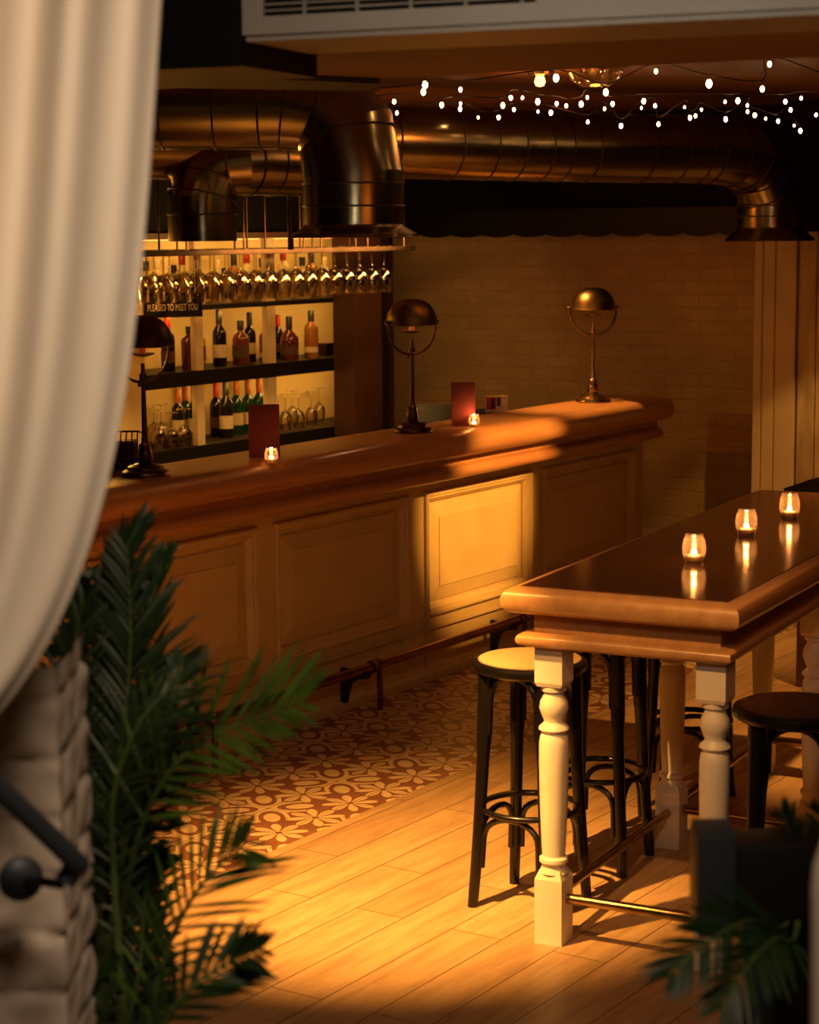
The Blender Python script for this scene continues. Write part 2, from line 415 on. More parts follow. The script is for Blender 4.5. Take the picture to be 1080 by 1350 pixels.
# dropped soffit under the ceiling, and the grey air-conditioning housing before it
a1, a2 = at(120, 122, Z=2.5), at(1250, 66, Z=2.5); f1, f2 = at(120, 70, Z=2.5), at(1250, 12, Z=2.5)
b = MB(); q = [(a1.x, a1.y), (a2.x, a2.y), (f2.x, f2.y), (f1.x, f1.y)]
b.loops([[(x, y, 2.5) for x, y in q], [(x, y, 2.735) for x, y in q]])
struct(b.build('ceiling_soffit', 'ceiling_paint', smooth=False))
# darker beam under the soffit's back edge, left
c1, c2 = at(120, 112, Z=2.49), at(500, 118, Z=2.49); c3, c4_ = at(500, 108, Z=2.49), at(120, 92, Z=2.49)
b = MB(); q = [(p.x, p.y) for p in (c1, c2, c3, c4_)]
b.loops([[(x, y, 2.485) for x, y in q], [(x, y, 2.499) for x, y in q]])
struct(b.build('trim_5', 'black_paint', smooth=False))
g1, g2 = at(323, 56, Z=2.45), at(1250, 12, Z=2.45)
dx = (g2-g1); L = math.hypot(dx.x, dx.y); ga = math.atan2(dx.y, dx.x)
ac = thing('air_conditioner', 'grey wall-to-wall air conditioning housing with a slatted grille under the ceiling', 'air conditioner', (g1.x, g1.y, 2.45), ga)
b = MB(); b.box(0, L, 0, .30, 0, .30, .006)
b.build('housing', 'grey_enamel', ac, smooth=False)
b = MB(); hz = .047
for x0, x1, z0, z1 in ((0, .045, .012, .28), (.6, L, .012, .28), (.045, .6, .012, hz), (.045, .6, .22, .28)): b.box(x0, x1, -.012, 0, z0, z1, .002)
b.build('grille_frame', 'grey_enamel', ac, smooth=False)
MB().box(.045, .6, -.002, -.001, hz, .22).build('grille_backing', 'black_void', ac, smooth=False)
b = MB()
for i in range(14):
    z = hz+.008+i*.012; b.box(.045, .6, -.010, -.004, z, z+.004)
for i in range(5): b.box(.13+i*.11, .136+i*.11, -.011, -.004, hz, .22)
b.build('slats', 'grille_metal', ac, smooth=False)

b = MB(); b.box(-1.2, -.004, 0, .35, 0, .32)
o = b.build('trim_8', 'black_paint', smooth=False); o.location = (g1.x, g1.y, 2.405); o.rotation_euler = (0, 0, ga); struct(o)

# ------------------------------------------------------------------ bar
bar = thing('bar_counter', 'long panelled bar with cream front and rounded red-brown wooden counter', 'bar', (0, 0, 0))
BX0, BX1 = 4.0, 9.82
prof = [(.13, 1.18), (.13, 1.13), (.0, 1.13), (0, .93), (-.03, .925), (-.05, .945), (-.06, .955)]
prof += [(-.185-.03*math.cos(a), .985-.03*math.sin(a)) for a in [PI/2-i*PI/8 for i in range(9)]]
prof2 = [(-.06, .955)] + [(-.17-.032*math.sin(t), .987-.032*math.cos(t)) for t in [i*PI/8 for i in range(9)]]
prof2 += [(-.165, 1.025), (-.165, 1.055), (-.175, 1.06)]
prof2 += [(-.205-.062*math.sin(t), 1.120-.06*math.cos(t)) for t in [i*PI/12 for i in range(13)]]
prof2 += [(-.14, 1.183), (-.13, 1.18), (.12, 1.18), (.13, 1.175), (.13, 1.14), (0.02, 1.13), (0.02, .93), (-.03, .925), (-.045, .945)]
b = MB(); b.extr(prof2, BX0, 9.70); b.build('counter', 'counter_wood', bar, ang=50)
b = MB()
b.box(BX0, BX1, .005, .10, 0, 1.13)           # carcass
b.build('carcass', 'panel_paint', bar, smooth=False)
# stiles and rails
px = [(7.609+.0-1.07*3-.0, None)]
panels = [(4.28, 5.22), (5.35, 6.358), (6.475, 7.475), (7.612, 8.582), (8.70, 9.704)]
b = MB()
edges = [BX0]+[e for p in panels for e in p]+[BX1]
for i in range(0, len(edges), 2): b.box(edges[i], edges[i+1], -.022, .01, 0, .93, .003)
for x0, x1 in panels:
    b.box(x0, x1, -.0215, .01, .885, .93, .001); b.box(x0, x1, -.0215, .01, .245, .30, .001)
    b.box(x0, x1, -.0215, .01, 0, .045, .001)
b.build('stiles', 'panel_paint', bar, smooth=False)
def rectpanel(b, x0, x1, z0, z1, steps):
    rings = []
    for ins, y in steps: rings.append([(x0+ins, y, z0+ins), (x1-ins, y, z0+ins), (x1-ins, y, z1-ins), (x0+ins, y, z1-ins)])
    b.loops(rings, True, False, True)
for i, (x0, x1) in enumerate(panels):
    b = MB(); rectpanel(b, x0, x1, .298, .887, [(0, -.02), (0, -.036), (.008, -.042), (.020, -.040), (.026, -.030), (.034, -.030), (.040, -.022), (.052, -.010), (.054, .002), (.062, .002), (.066, -.006), (.13, -.020), (.131, -.024)])
    b.build('panel', 'panel_paint', bar, smooth=False)
    b = MB(); rectpanel(b, x0, x1, .045, .247, [(0, -.02), (.0, -.028), (.012, -.03), (.02, -.012), (.03, -.010)])
    b.build('lower_panel', 'panel_paint', bar, smooth=False)
b = MB(); b.extr([(-.022, 0), (-.05, 0), (-.05, .035), (-.04, .05), (-.022, .055)], BX0, BX1); b.build('skirting', 'panel_paint', bar, smooth=False)
# foot rail
fr = thing('foot_rail', 'dark brass foot rail on black scroll brackets along the bar front', 'foot rail', (0, 0, 0))
MB().tube([(BX0, -.17, .205), (9.7, -.17, .205)], .021, 14).build('rail', 'rail_brass', fr)
for x in (4.85, 5.85, 6.99, 8.24, 9.3):
    MB().lathe([(.022, -.03), (.029, -.028), (.029, -.01), (.025, 0), (.029, .01), (.029, .028), (.022, .03)], 16, (x, -.17, .205), ax='X').build('collar', 'rail_brass', fr)
    b = MB(); xx = x-.08
    b.loops([[(xx+o_, y, z) for y, z in [(-.05, .20), (-.05, .05), (-.075, .045), (-.085, .09), (-.10, .13), (-.125, .15), (-.15, .16), (-.19, .165), (-.20, .185), (-.19, .20), (-.16, .188), (-.12, .20), (-.09, .195)]] for o_ in (-.012, .012)])
    b.build('bracket', 'black_paint', fr, smooth=False)
    MB().box(x+.03, x+.05, -.18, -.16, 0, .19, .003).build('post', 'rail_brass', fr, smooth=False)

# ------------------------------------------------------------------ bar lamps
def make_lamp(metal, shade):
    t = thing('table_lamp', 'x', 'lamp', (0, 0, 0), 0, None)
    MB().lathe([(.0, 0), (.088, 0), (.092, .006), (.090, .016), (.078, .022), (.070, .024), (.066, .034), (.045, .042), (.03, .046), (.024, .052)], 40).build('base', metal, t)
    MB().lathe([(.024, .048), (.030, .06), (.027, .085), (.022, .108), (.024, .115), (.014, .125), (.011, .16), (.009, .28), (.008, .355), (.014, .362), (.014, .378), (.008, .386), (.007, .42)], 24).build('stem', metal, t)
    MB().tube([(-.121, 0, .497)]+[(x, 0, z) for x, z in [(-.121, .46)]]+[tuple(p) for p in arc((0, 0, .47), .12, PI*1.02, PI*1.98, 20)]+[(.121, 0, .46), (.121, 0, .497)], .0055, 8, ell=1.).xf(Matrix.Scale(.86, 4, (0, 0, 1)) if False else Matrix.Identity(4)).build('yoke', metal, t)
    MB().lathe([(0, -.018), (.006, -.016), (.008, -.008), (.005, 0), (.006, .008), (0, .01)], 12, (-.025, -.012, .352)).build('thumbscrew', metal, t)
    MB().lathe([(.006, .445), (.02, .447), (.045, .455), (.047, .459), (.043, .459), (.012, .452)], 28).build('drip_pan', metal, t)
    MB().lathe([(.0125, .455), (.0125, .500), (.004, .506)], 16).build('candle_tube', 'candle_sleeve', t)
    pr = [(.117, .483), (.119, .486), (.117, .492), (.115, .500), (.112, .520), (.103, .545), (.088, .568), (.068, .585), (.045, .595), (.02, .599), (0.0, .6)]
    inn = [(0, .597), (.02, .596), (.045, .592), (.066, .582), (.086, .565), (.100, .543), (.109, .519), (.112, .500), (.114, .483)]
    b = MB(); b.lathe(pr+inn[::1]+[(.117, .483)], 48, cap=False); sh = b.build('shade', shade, t)
    for sx in (-1, 1):
        MB().lathe([(0, .0), (.009, 0), (.011, .006), (.006, .01), (.006, .016), (.003, .02)], 14, ax='X').xf(Matrix.Scale(sx, 4, (1, 0, 0))).xf(Matrix.Translation((sx*.119, 0, .497))).build('pivot_knob', metal, t)
    return t
CAMA = math.atan2(Rv.y, Rv.x)
lp = make_lamp('dark_bronze', 'dark_bronze')
ZB = 1.18
p1 = at(197.5, 627, Z=ZB); place(lp, False, (p1.x, p1.y+.02, ZB), CAMA+.75, 'dark bronze dome lamp on the bar nearest the curtain')
lp2 = make_lamp('dark_bronze', 'shade_brass'); p2 = at(549, 570, Z=ZB); place(lp2, False, (p2.x, p2.y+.02, ZB), CAMA+.5, 'brass dome lamp at the middle of the bar, left of the red menu')
lp3 = make_lamp('antique_brass', 'shade_brass'); p3 = at(784, 530, Z=ZB); place(lp3, False, (p3.x, p3.y+.01, ZB), CAMA+.1, 'brightly lit brass dome lamp at the far end of the bar')
for i, p in enumerate((p1, p2)): point('lamp_bulb_light', (p.x, p.y+.02, ZB+.545), 1.3 if i else 1.3, .008, (1, .40, .14))

# ------------------------------------------------------------------ menus, candles, bits on the bar
def menu(px, py, w, h, label, rz):
    p = at(px, py, Z=ZB); t = thing('menu_card', label, 'menu', (p.x, p.y, ZB), CAMA+rz)
    MB().box(-w/2, w/2, -.004, .004, 0, h, .001).build('cover', 'menu_red', t, smooth=False)
    b = MB(); b.loops([[(x, .004+y, z) for y, z in ((0, .0), (.06, .0), (.062, .003), (.003, h*.8), (0, h*.8))] for x in (-w*.3, w*.3)])
    b.build('easel_stand', 'menu_red', t, smooth=False); return t
menu(349, 603, .125, .215, 'dark red menu card standing behind the candle between first and second lamps', .0)
menu(611, 562, .112, .205, 'red menu card standing right of the middle lamp', .1)
def make_tealight(hh=.055, r=.026):
    t = thing('candle_jar', 'x', 'candle', (0, 0, 0))
    MB().lathe([(0, 0), (r*.72, 0), (r*.84, .008), (r*1.02, hh*.32), (r*1.06, hh*.55), (r*.96, hh*.8), (r*.80, hh*.93), (r*.84, hh), (r*.79, hh), (r*.75, hh*.92), (r*.91, hh*.79), (r*1.01, hh*.55), (r*.97, hh*.32), (r*.78, .012), (0, .008)], 32, cap=False).build('glass', 'jar_glass', t)
    MB().lathe([(0, .009), (r*.74, .009), (r*.84, hh*.26), (r*.78, hh*.27), (0, hh*.25)], 24).build('tealight', 'candle_wax', t)
    MB().lathe([(0, hh*.26), (.006, hh*.28), (.0095, hh*.34), (.0085, hh*.41), (.004, hh*.49), (0, hh*.54)], 12).build('flame', 'flame', t)
    return t
tl = make_tealight(.058, .026); fl = False
for px, py, lab in ((358, 610, 'glass candle jar glowing before the dark red menu card'), (625, 563, 'small glass candle jar beside the red menu by the middle lamp')):
    p = at(px, py, Z=ZB); place(tl, fl, (p.x, p.y, ZB), 0, lab); fl = True
    point('candle_light', (p.x, p.y, ZB+.062), .75, .006, (1, .38, .10))
# framed card on the counter's back edge, till, wire rack
p = at(655, 531, Y=.25); t = thing('picture_card', 'small white card with dark and red picture propped behind the bar', 'card', (p.x, .25, ZB-.02), CAMA)
MB().box(-.058, .058, -.004, .004, 0, .082, .002).build('card', 'card_white', t, smooth=False)
MB().box(-.055, -.005, -.006, -.004, .012, .075).build('picture', 'print_red', t, smooth=False)
MB().box(-.03, -.008, -.0065, -.0055, .016, .07).build('figure', 'print_ink', t, smooth=False)
MB().box(0, .02, -.006, -.004, .03, .075).build('print_block', 'print_ink', t, smooth=False)
st = MB(); st.box(6.9, 9.7, .13, .5, .9, .93, .004); st.box(6.9, 9.7, .45, .5, 0, .9); 
struct_bar = st.build('work_counter', 'black_paint', smooth=False); tag(struct_bar, 'low black work counter behind the bar', 'counter')
for sh in ():
    pass
t_y = .3
MB_ = MB(); MB_.box(p.x-.15, p.x+.15, .20, .42, .93, 1.16, .006)
tag(MB_.build('card_stand', 'black_paint', smooth=False), 'low black box behind the bar carrying the picture card', 'box')
p = at(578, 556, Y=.35); t = thing('cash_till', 'black sloping till behind the bar beside the middle lamp', 'till', (p.x, .33, .93), CAMA)
b = MB(); b.loops([[(x, y, z) for y, z in ((-.12, 0), (.12, 0), (.12, .27), (.07, .29), (-.12, .22))] for x in (-.14, .12)]); b.build('body', 'black_paint', t, smooth=False)
b = MB(); b.box(-.10, .10, -.10, .06, .0, .008, .002); b.xf(Matrix.Translation((0, 0, .232)) @ Matrix.Rotation(.36, 4, 'X')); b.build('screen', 'black_glass', t, smooth=False)
p = at(146, 622, Y=.3)
MBs = MB(); MBs.box(p.x-.3, p.x+.3, .13, .55, .9, 1.15, .004)
tag(MBs.build('side_cupboard', 'black_paint', smooth=False), 'black cupboard behind the bar by the curtain', 'cupboard')
t = thing('bottle_rack', 'dark wire rack of small bar tools behind the first lamp', 'rack', (p.x-.02, .22, 1.15), CAMA)
MB().box(-.11, .07, -.06, .06, 0, .05, .004).build('tray', 'black_paint', t, smooth=False)
b = MB()
for i in range(9): b.tube([(-.11+i*.0215, -.058, .05), (-.10+i*.0215, -.058, .17)], .003, 6)
for z in (.06, .17): b.tube([(-.115, -.058, z), (.075, -.058, z)], .004, 6)
for sx in (-.115, .075): b.tube([(sx, -.058, .17), (sx, .06, .15), (sx, .06, .05)], .004, 6)
b.build('wires', 'dark_bronze', t)
MB().box(-.10, .06, -.045, .05, .05, .13, .01).build('tool_block', 'dark_bronze', t, smooth=False)

# ------------------------------------------------------------------ back bar shelving
SY0, SY1 = 1.6, 1.93
sx0, sx1 = 7.55, 9.62
sh = thing('back_bar_shelving', 'lit back bar shelving unit with black shelves and wooden uprights', 'shelving', (0, 0, 0))
MB().box(sx0, sx1, SY1, SY1+.02, 0, 2.06).build('back_panel', 'shelf_back_paint', sh, smooth=False)
MB().box(sx0, sx1, SY0, SY1, .93, .985, .002).build('shelf', 'black_paint', sh, smooth=False)
MB().box(sx0, sx1, SY0, SY1, 1.30, 1.375, .002).build('shelf', 'black_paint', sh, smooth=False)
MB().box(sx0, sx1, SY0, SY1, 1.685, 1.71, .002).build('shelf', 'black_paint', sh, smooth=False)
MB().box(sx0, sx1, SY0, SY1, 0, .93, .002).build('cupboard_base', 'black_paint', sh, smooth=False)
MB().box(sx0, sx1, SY0, SY1, 2.05, 2.08, .002).build('top_board', 'dark_brown_paint', sh, smooth=False)
for xa, xb in ((7.955, 8.015), (8.555, 8.63)):
    for z0, z1 in ((.985, 1.30), (1.375, 1.685), (1.71, 2.05)): MB().box(xa, xb, SY0+.004, SY0+.04, z0, z1, .002).build('upright', 'ivory_paint', sh, smooth=False)
for z in (2.04, 1.68, 1.295):
    for xa, xb in ((7.6, 7.93), (8.04, 8.53), (8.65, 9.58)):
        MB().box(xa, xb, SY0+.03, SY0+.042, z+.004, z+.0055).build('light_strip', 'downlight_glow', sh, smooth=False)
        area('shelf_strip_light', ((xa+xb)/2, SY0+.06, z-.014), ((xa+xb)/2, SY1, z-.24), 0.8*(xb-xa)/.5, xb-xa, .03, (1, .47, .075))
area('shelf_front_fill', (8.35, .8, 2.05), (8.35, 1.7, 1.3), 15, 1.5, .05, (1, .50, .12))  # unseen fill added to brighten the uprights and bottles from the front

def bottle_prof(kind):
    return {
     'wine': [(0, 0), (.036, 0), (.038, .006), (.038, .17), (.034, .195), (.018, .22), (.0145, .235), (.0140, .285), (.016, .29), (.016, .30), (0, .30)],
     'round': [(0, 0), (.045, 0), (.048, .006), (.049, .05), (.050, .10), (.047, .12), (.03, .148), (.017, .16), (.014, .17), (.014, .215), (.017, .22), (0, .222)],
     'tall': [(0, 0), (.036, 0), (.038, .005), (.038, .155), (.034, .172), (.02, .188), (.0150, .2), (.0150, .24), (.017, .245), (0, .246)],
     'flask': [(0, 0), (.042, 0), (.044, .006), (.043, .13), (.036, .15), (.016, .165), (.013, .18), (.013, .215), (0, .217)],
     'decanter': [(0, 0), (.04, 0), (.043, .01), (.045, .14), (.042, .16), (.02, .175), (.013, .185), (.013, .21), (.02, .216), (0, .217)]}[kind]
BP = {}
def make_bottle(kind, body, cap, label=None, capz=None, square=False):
    t = thing('bottle', 'x', 'bottle', (0, 0, 0))
    pr = bottle_prof(kind); top = pr[-1][1]
    n = 4 if square else 20
    b = MB(); b.lathe(pr, 8 if square else 20)
    if square:
        b.xf(Matrix.Rotation(PI/8, 4, 'Z'))
    b.build('glass', body, t, ang=50)
    cz = capz or .05; rn = .0175
    MB().lathe([(0, top-cz), (rn, top-cz), (rn, top+.004), (rn*.9, top+.008), (0, top+.008)], 16).build('cap', cap, t)
    if label:
        r = pr[2][0]+.0012; z0, z1 = label[1]
        b = MB(); rings = []
        for z in (z0, z1): rings.append([(r*math.cos(a), r*math.sin(a), z) for a in [-PI/2+CAMA-1.3+2.6*i/14 for i in range(15)]])
        b.loops(rings, False); b.build('label', label[0], t)
    return t
specs = {
 'winedark': lambda: make_bottle('wine', 'black_glass', 'capsule_black', ('label_paper', (.05, .12)), .07),
 'wineorange': lambda: make_bottle('wine', 'black_glass', 'capsule_orange', ('label_paper', (.05, .13)), .075),
 'wineplain': lambda: make_bottle('wine', 'black_glass', 'capsule_red', ('dark_label', (.05, .11)), .075),
 'green': lambda: make_bottle('wine', 'green_glass', 'capsule_orange', ('label_paper', (.05, .12)), .075),
 'whisky': lambda: make_bottle('round', 'whisky_glass', 'capsule_black', ('dark_label', (.03, .10)), .07),
 'pale': lambda: make_bottle('tall', 'amber_glass', 'capsule_black', ('label_paper', (.03, .06)), .055),
 'amber': lambda: make_bottle('flask', 'whisky_glass', 'capsule_black', ('dark_label', (.04, .10)), .04),
 'clear': lambda: make_bottle('tall', 'clear_glass', 'capsule_black', ('dark_label', (.04, .13)), .05),
 'decanter': lambda: make_bottle('decanter', 'whisky_glass', 'capsule_black', None, .03, True),
 'white': lambda: make_bottle('tall', 'white_bottle', 'label_paper', ('label_paper', (.04, .12)), .04),
 'whitered': lambda: make_bottle('tall', 'white_bottle', 'capsule_red', ('label_paper', (.04, .12)), .04),
 'jug': lambda: make_bottle('round', 'white_bottle', 'capsule_black', ('dark_label', (.03, .08)), .04)}
def put_bottle(kind, px, z, Y, label, sc=1., group=None):
    o = dup(BP[kind]) if kind in BP else BP.setdefault(kind, specs[kind]())
    x = at(px, 480 if z < 1.5 else 380, Y=Y).x
    o.location = (x, Y, z); o.scale = (sc, sc, sc); o['label'] = label
    if group: o['group'] = group
    return o
Z1, Z2, Z3 = .985, 1.375, 1.71
for k, px, Y, lab, sc in [
  ('wineplain', 222, 1.70, 'dark wine bottle directly behind the dome of the first lamp', .95),
  ('decanter', 250, 1.68, 'square decanter of dark whisky on the middle shelf, left bay', 1.),
  ('clear', 264, 1.78, 'clear bottle standing right behind the square whisky decanter', .85),
  ('winedark', 290, 1.70, 'tall black bottle with pale label on the middle shelf, centre bay', .98),
  ('amber', 318, 1.70, 'brown bottle with patterned label on the middle shelf, centre bay', 1.05),
  ('winedark', 330, 1.80, 'taller dark bottle behind the brown patterned-label bottle', .88),
  ('pale', 350, 1.72, 'slim pale bottle beside the right upright, middle shelf', .85),
  ('wineplain', 367.5, 1.82, 'dark bottle half hidden by the right upright, middle shelf', .8),
  ('whisky', 382, 1.70, 'round-shouldered brown whisky bottle on the middle shelf, right bay', 1.05),
  ('pale', 411, 1.70, 'pale amber bottle with black cap, rightmost tall bottle on middle shelf', 1.05)]:
    put_bottle(k, px, Z2, Y, lab, sc)
x = at(430, 460, Y=1.75).x
t = thing('spice_tin', 'small brown tin at the right end of the middle shelf', 'tin', (x, 1.75, Z2))
MB().box(-.035, .035, -.03, .03, 0, .06, .004).build('body', 'dark_bronze', t, smooth=False); MB().box(-.037, .037, -.032, .032, .06, .07, .003).build('lid', 'dark_bronze', t, smooth=False)
for k, px, Y, lab, sc in [
  ('wineorange', 233, 1.80, 'dark wine bottle with orange foil left of its twin, bottom shelf', .93),
  ('wineorange', 255, 1.78, 'dark wine bottle with orange foil beside the left upright, bottom shelf', .95),
  ('green', 243, 1.87, 'green bottle behind the two orange-foiled wine bottles', .93),
  ('wineplain', 284, 1.84, 'dark wine bottle with red foil behind the labelled bottle, bottom shelf', .95),
  ('winedark', 297, 1.74, 'dark wine bottle with large cream label left of green bottles', 1.),
  ('green', 311, 1.83, 'leftmost green bottle in the centre bay, bottom shelf', .95),
  ('green', 326, 1.83, 'middle green bottle of three, bottom shelf', .93),
  ('green', 341, 1.80, 'rightmost green bottle, half behind the dark menu card', .95)]:
    put_bottle(k, px, Z1, Y, lab, sc)
for i, (k, px, Y, lab, sc) in enumerate([
  ('jug', 193, 1.72, 'round pale flask with dark label at the top shelf left end', 1.),
  ('white', 208, 1.74, 'white bottle second from the left on the top shelf', .95),
  ('white', 219, 1.74, 'white bottle beside a red-striped one on the top shelf', .95),
  ('jug', 230, 1.76, 'squat pale bottle in the left bay of the top shelf', .9),
  ('whitered', 241, 1.72, 'pale bottle with red cap in the left bay, top shelf', 1.),
  ('jug', 259, 1.74, 'round pale flask left of the left upright, top shelf', 1.),
  ('white', 287, 1.74, 'slim white bottle right of the left upright, top shelf', .9),
  ('jug', 296, 1.70, 'squat pale bottle in the centre bay of the top shelf', .8),
  ('pale', 309, 1.74, 'amber bottle in the centre bay of the top shelf', 1.),
  ('whitered', 326, 1.74, 'pale bottle with red cap in the centre bay, top shelf', 1.),
  ('jug', 346, 1.74, 'round pale flask left of the right upright, top shelf', 1.),
  ('whitered', 374, 1.72, 'pale bottle with red cap right of the right upright, top shelf', 1.05),
  ('jug', 399, 1.72, 'white flask with black disc in the right bay, top shelf', 1.),
  ('pale', 411, 1.80, 'amber bottle in the right bay of the top shelf', 1.),
  ('white', 428, 1.74, 'white bottle at the right end of the top shelf', .9)]):
    put_bottle(k, px, Z3, Y, lab, sc)

# stemware
def glass_prof(s=1.):
    return [(0, 0), (.034*s, 0), (.034*s, .002), (.008*s, .006), (.004*s, .012), (.0035*s, .08), (.006*s, .09), (.025*s, .105), (.037*s, .13), (.039*s, .155), (.034*s, .19), (.031*s, .205), (.030*s, .205), (.033*s, .19), (.0375*s, .155), (.0355*s, .131), (.024*s, .108), (0, .097)]
def make_glass():
    return tag(MB().lathe(glass_prof(), 16, cap=False).build('wine_glass', 'clear_glass'), 'x', 'glass')
ORD = ['first', 'second', 'third', 'fourth', 'fifth', 'sixth', 'seventh', 'eighth', 'ninth', 'tenth', 'eleventh', 'twelfth', 'thirteenth', 'fourteenth', 'fifteenth', 'sixteenth', 'seventeenth', 'eighteenth']
wg = make_glass(); used = False
# hanging rows (upside down)
rk = thing('glass_rack', 'dark metal rack with hanging stemmed glasses above the bar', 'rack', (0, 0, 0))
for y in (1.10, 1.30):
    for dy in (-.016, .016): MB().box(6.9, 9.05, y+dy-.004, y+dy+.004, 1.985, 1.998).build('rail', 'dark_bronze', rk, smooth=False)
MB().box(6.85, 9.1, 1.00, 1.02, 1.975, 2.0, .003).build('front_bar', 'dark_bronze', rk, smooth=False)
MB().box(6.85, 9.1, 1.36, 1.38, 1.975, 2.0, .003).build('back_bar', 'dark_bronze', rk, smooth=False)
for x in (7.0, 7.55, 7.62, 8.1, 8.25, 8.55, 8.66, 9.0):
    for y in (1.01, 1.37): MB().tube([(x, y, 2.0), (x, y, 2.74)], .005, 8).build('hanger_rod', 'dark_bronze', rk)
for row, (y, n, x0, dxx) in enumerate(((1.10, 18, 7.02, .113), (1.30, 17, 7.18, .113))):
    for i in range(n):
        o = wg if not used else wg.copy()
        if used: COL.objects.link(o)
        used = True
        o.scale = (1.2, 1.2, 1.22); o.location = (x0+i*dxx, y, 2.004); o.rotation_euler = (PI, 0, 0)
        o['group'] = 'wine glasses hanging in the front row' if row == 0 else 'wine glasses hanging in the back row'
        o['label'] = 'stemmed glass hanging upside down in the %s row, %s from the right' % ('front' if row == 0 else 'back', ORD[n-1-i])
# upturned glasses on bottom shelf, left bay; standing ones right bay
for i, (px, Y, s) in enumerate([(208, 1.66, 1.0), (226, 1.64, .9), (243, 1.64, .95), (212, 1.78, 1.05), (203, 1.86, 1.)]):
    o = wg.copy(); COL.objects.link(o); o.location = (at(px, 560, Y=Y).x, Y, Z1+.206*s); o.rotation_euler = (PI, 0, .3*i); o.scale = (s*1.15, s*1.15, s)
    o['group'] = 'upturned glasses on the bottom shelf'; o['label'] = ('upturned glass just right of the first lamp stem, front of the left cluster', 'smaller upturned glass in the middle of the left cluster', 'rightmost upturned glass of the left cluster, before the wine bottles', 'larger upturned glass in the second rank of the left cluster', 'leftmost and rearmost upturned glass of the left cluster')[i]
for i, (px, Y, s) in enumerate([(377, 1.70, .98), (394, 1.70, .95), (411, 1.74, .95), (386, 1.83, .98), (421, 1.85, .95)]):
    o = wg.copy(); COL.objects.link(o); o.location = (at(px, 560, Y=Y).x, Y, Z1+.206*s); o.rotation_euler = (PI, 0, .3*i); o.scale = (s, s, s)
    o['group'] = 'upturned glasses in the right bay'; o['label'] = ('leftmost upturned glass of the right bay, beside the menu card', 'second front upturned glass of the right bay', 'third front upturned glass of the right bay', 'upturned glass behind the first two in the right bay', 'rightmost upturned glass of the right bay, set back')[i]

# sign
p = at(227, 401, Y=1.37)
t = thing('hanging_sign', 'black sign reading PLEASED TO MEET YOU under the glass rack', 'sign', (p.x, 1.37, 1.68), CAMA+.5)
MB().box(-.15, .15, -.006, .006, 0, .085, .002).build('board', 'black_paint', t, smooth=False)
b = MB()
for x0, x1, z0, z1 in ((-.155, .155, .085, .11), (-.155, .155, -.008, 0), (-.155, -.148, 0, .085), (.148, .155, 0, .085)): b.box(x0, x1, -.012, .008, z0, z1, .001)
b.build('frame', 'black_paint', t, smooth=False)
b = MB()
for s_ in (-.13, .13): b.tube([(s_, 0, .105), (s_, 0, .31)], .003, 6)
b.build('hanging_wire', 'wire_dark', t)
def text(name, s, size, parent, loc, m, rot=(PI/2, 0, 0), sx=1):
    c = bpy.data.curves.new(name, 'FONT'); c.body = s; c.size = size; c.align_x = 'CENTER'; c.extrude = .0006
    o = bpy.data.objects.new(name, c); COL.objects.link(o)
    bpy.context.view_layer.update()
    me = bpy.data.meshes.new_from_object(o.evaluated_get(bpy.context.evaluated_depsgraph_get())); bpy.data.objects.remove(o)
    me.materials.clear(); me.materials.append(M[m]); o = bpy.data.objects.new(name, me); COL.objects.link(o)
    o.parent = parent; o.location = loc; o.rotation_euler = rot; o.scale = (sx, 1, 1); return o
text('lettering', 'PLEASED TO MEET YOU', .046, t, (.0, -.008, .025), 'sign_letters', sx=.54)

# ------------------------------------------------------------------ ducts
def duct(name, label, pts, r, seams, cat='duct', hood=None):
    """pts: path; seams: indices (fractions) where a dark seam band goes round"""
    t = thing(name, label, cat, tuple(pts[0]))
    o0 = Vector(pts[0]); P = [Vector(p)-o0 for p in pts]
    MB().tube(P, r, 40).build('pipe', 'steel_duct', t, ang=12)
    Ls = [0]
    for a, c in zip(P, P[1:]): Ls.append(Ls[-1]+(c-a).length)
    for f in seams:
        L = f*Ls[-1]
        for i in range(len(P)-1):
            if Ls[i] <= L <= Ls[i+1]+1e-9:
                k = (L-Ls[i])/(Ls[i+1]-Ls[i]); c = P[i].lerp(P[i+1], k); d = (P[i+1]-P[i]).normalized(); break
        u = d.orthogonal().normalized(); v = d.cross(u)
        ring = [c+u*((r+.001)*math.cos(2*PI*q/40))+v*((r+.001)*math.sin(2*PI*q/40)) for q in range(40)]
        MB().tube(ring, .004, 6, closed=True).build('seam', 'seam_dark', t)
    if hood:
        h, rt, rb = hood; e = P[-1]
        b = MB(); b.lathe([(rt, 0), (rt+.004, -.01), (rb, -h), (rb+.003, -h-.012), (rb, -h-.014), (rt-.005, -.012)], 40, tuple(e), cap=False)
        b.build('hood', 'steel_duct', t)
    return t
def bend(a, corner, c, n=4):
    a, k, c = Vector(a), Vector(corner), Vector(c)
    return [((1-s)**2*a+2*s*(1-s)*k+s*s*c) for s in [i/n for i in range(n+1)]]
D1 = 7.5
A = [at(60, 130, D=D1), at(330, 130, D=D1)]
e1 = at(466, 232, D=D1); e1.z = e1.z
bd = bend(at(372, 130, D=D1), at(466, 126, D=D1), e1, 3)
end = Vector((e1.x, e1.y, at(466, 296, D=D1).z)); e1b = Vector((e1.x, e1.y, e1.z))
duct('ventilation_duct', 'large brassy steel duct elbowing down to a flared hood over the bar', A+bd+[end], .19,
     [.05, .17, .29, .42, .53, .60, .68, .78, .90, .955], hood=(.035, .19, .24))
D2 = 9.0
q = [at(150, 186, D=8.6), at(520, 187, D=9.05), at(800, 195, D=9.6), at(925, 197, D=9.9)]
e2 = at(1016, 262, D=10.15); bd = bend(q[-1], at(1012, 196, D=10.1), e2, 3)
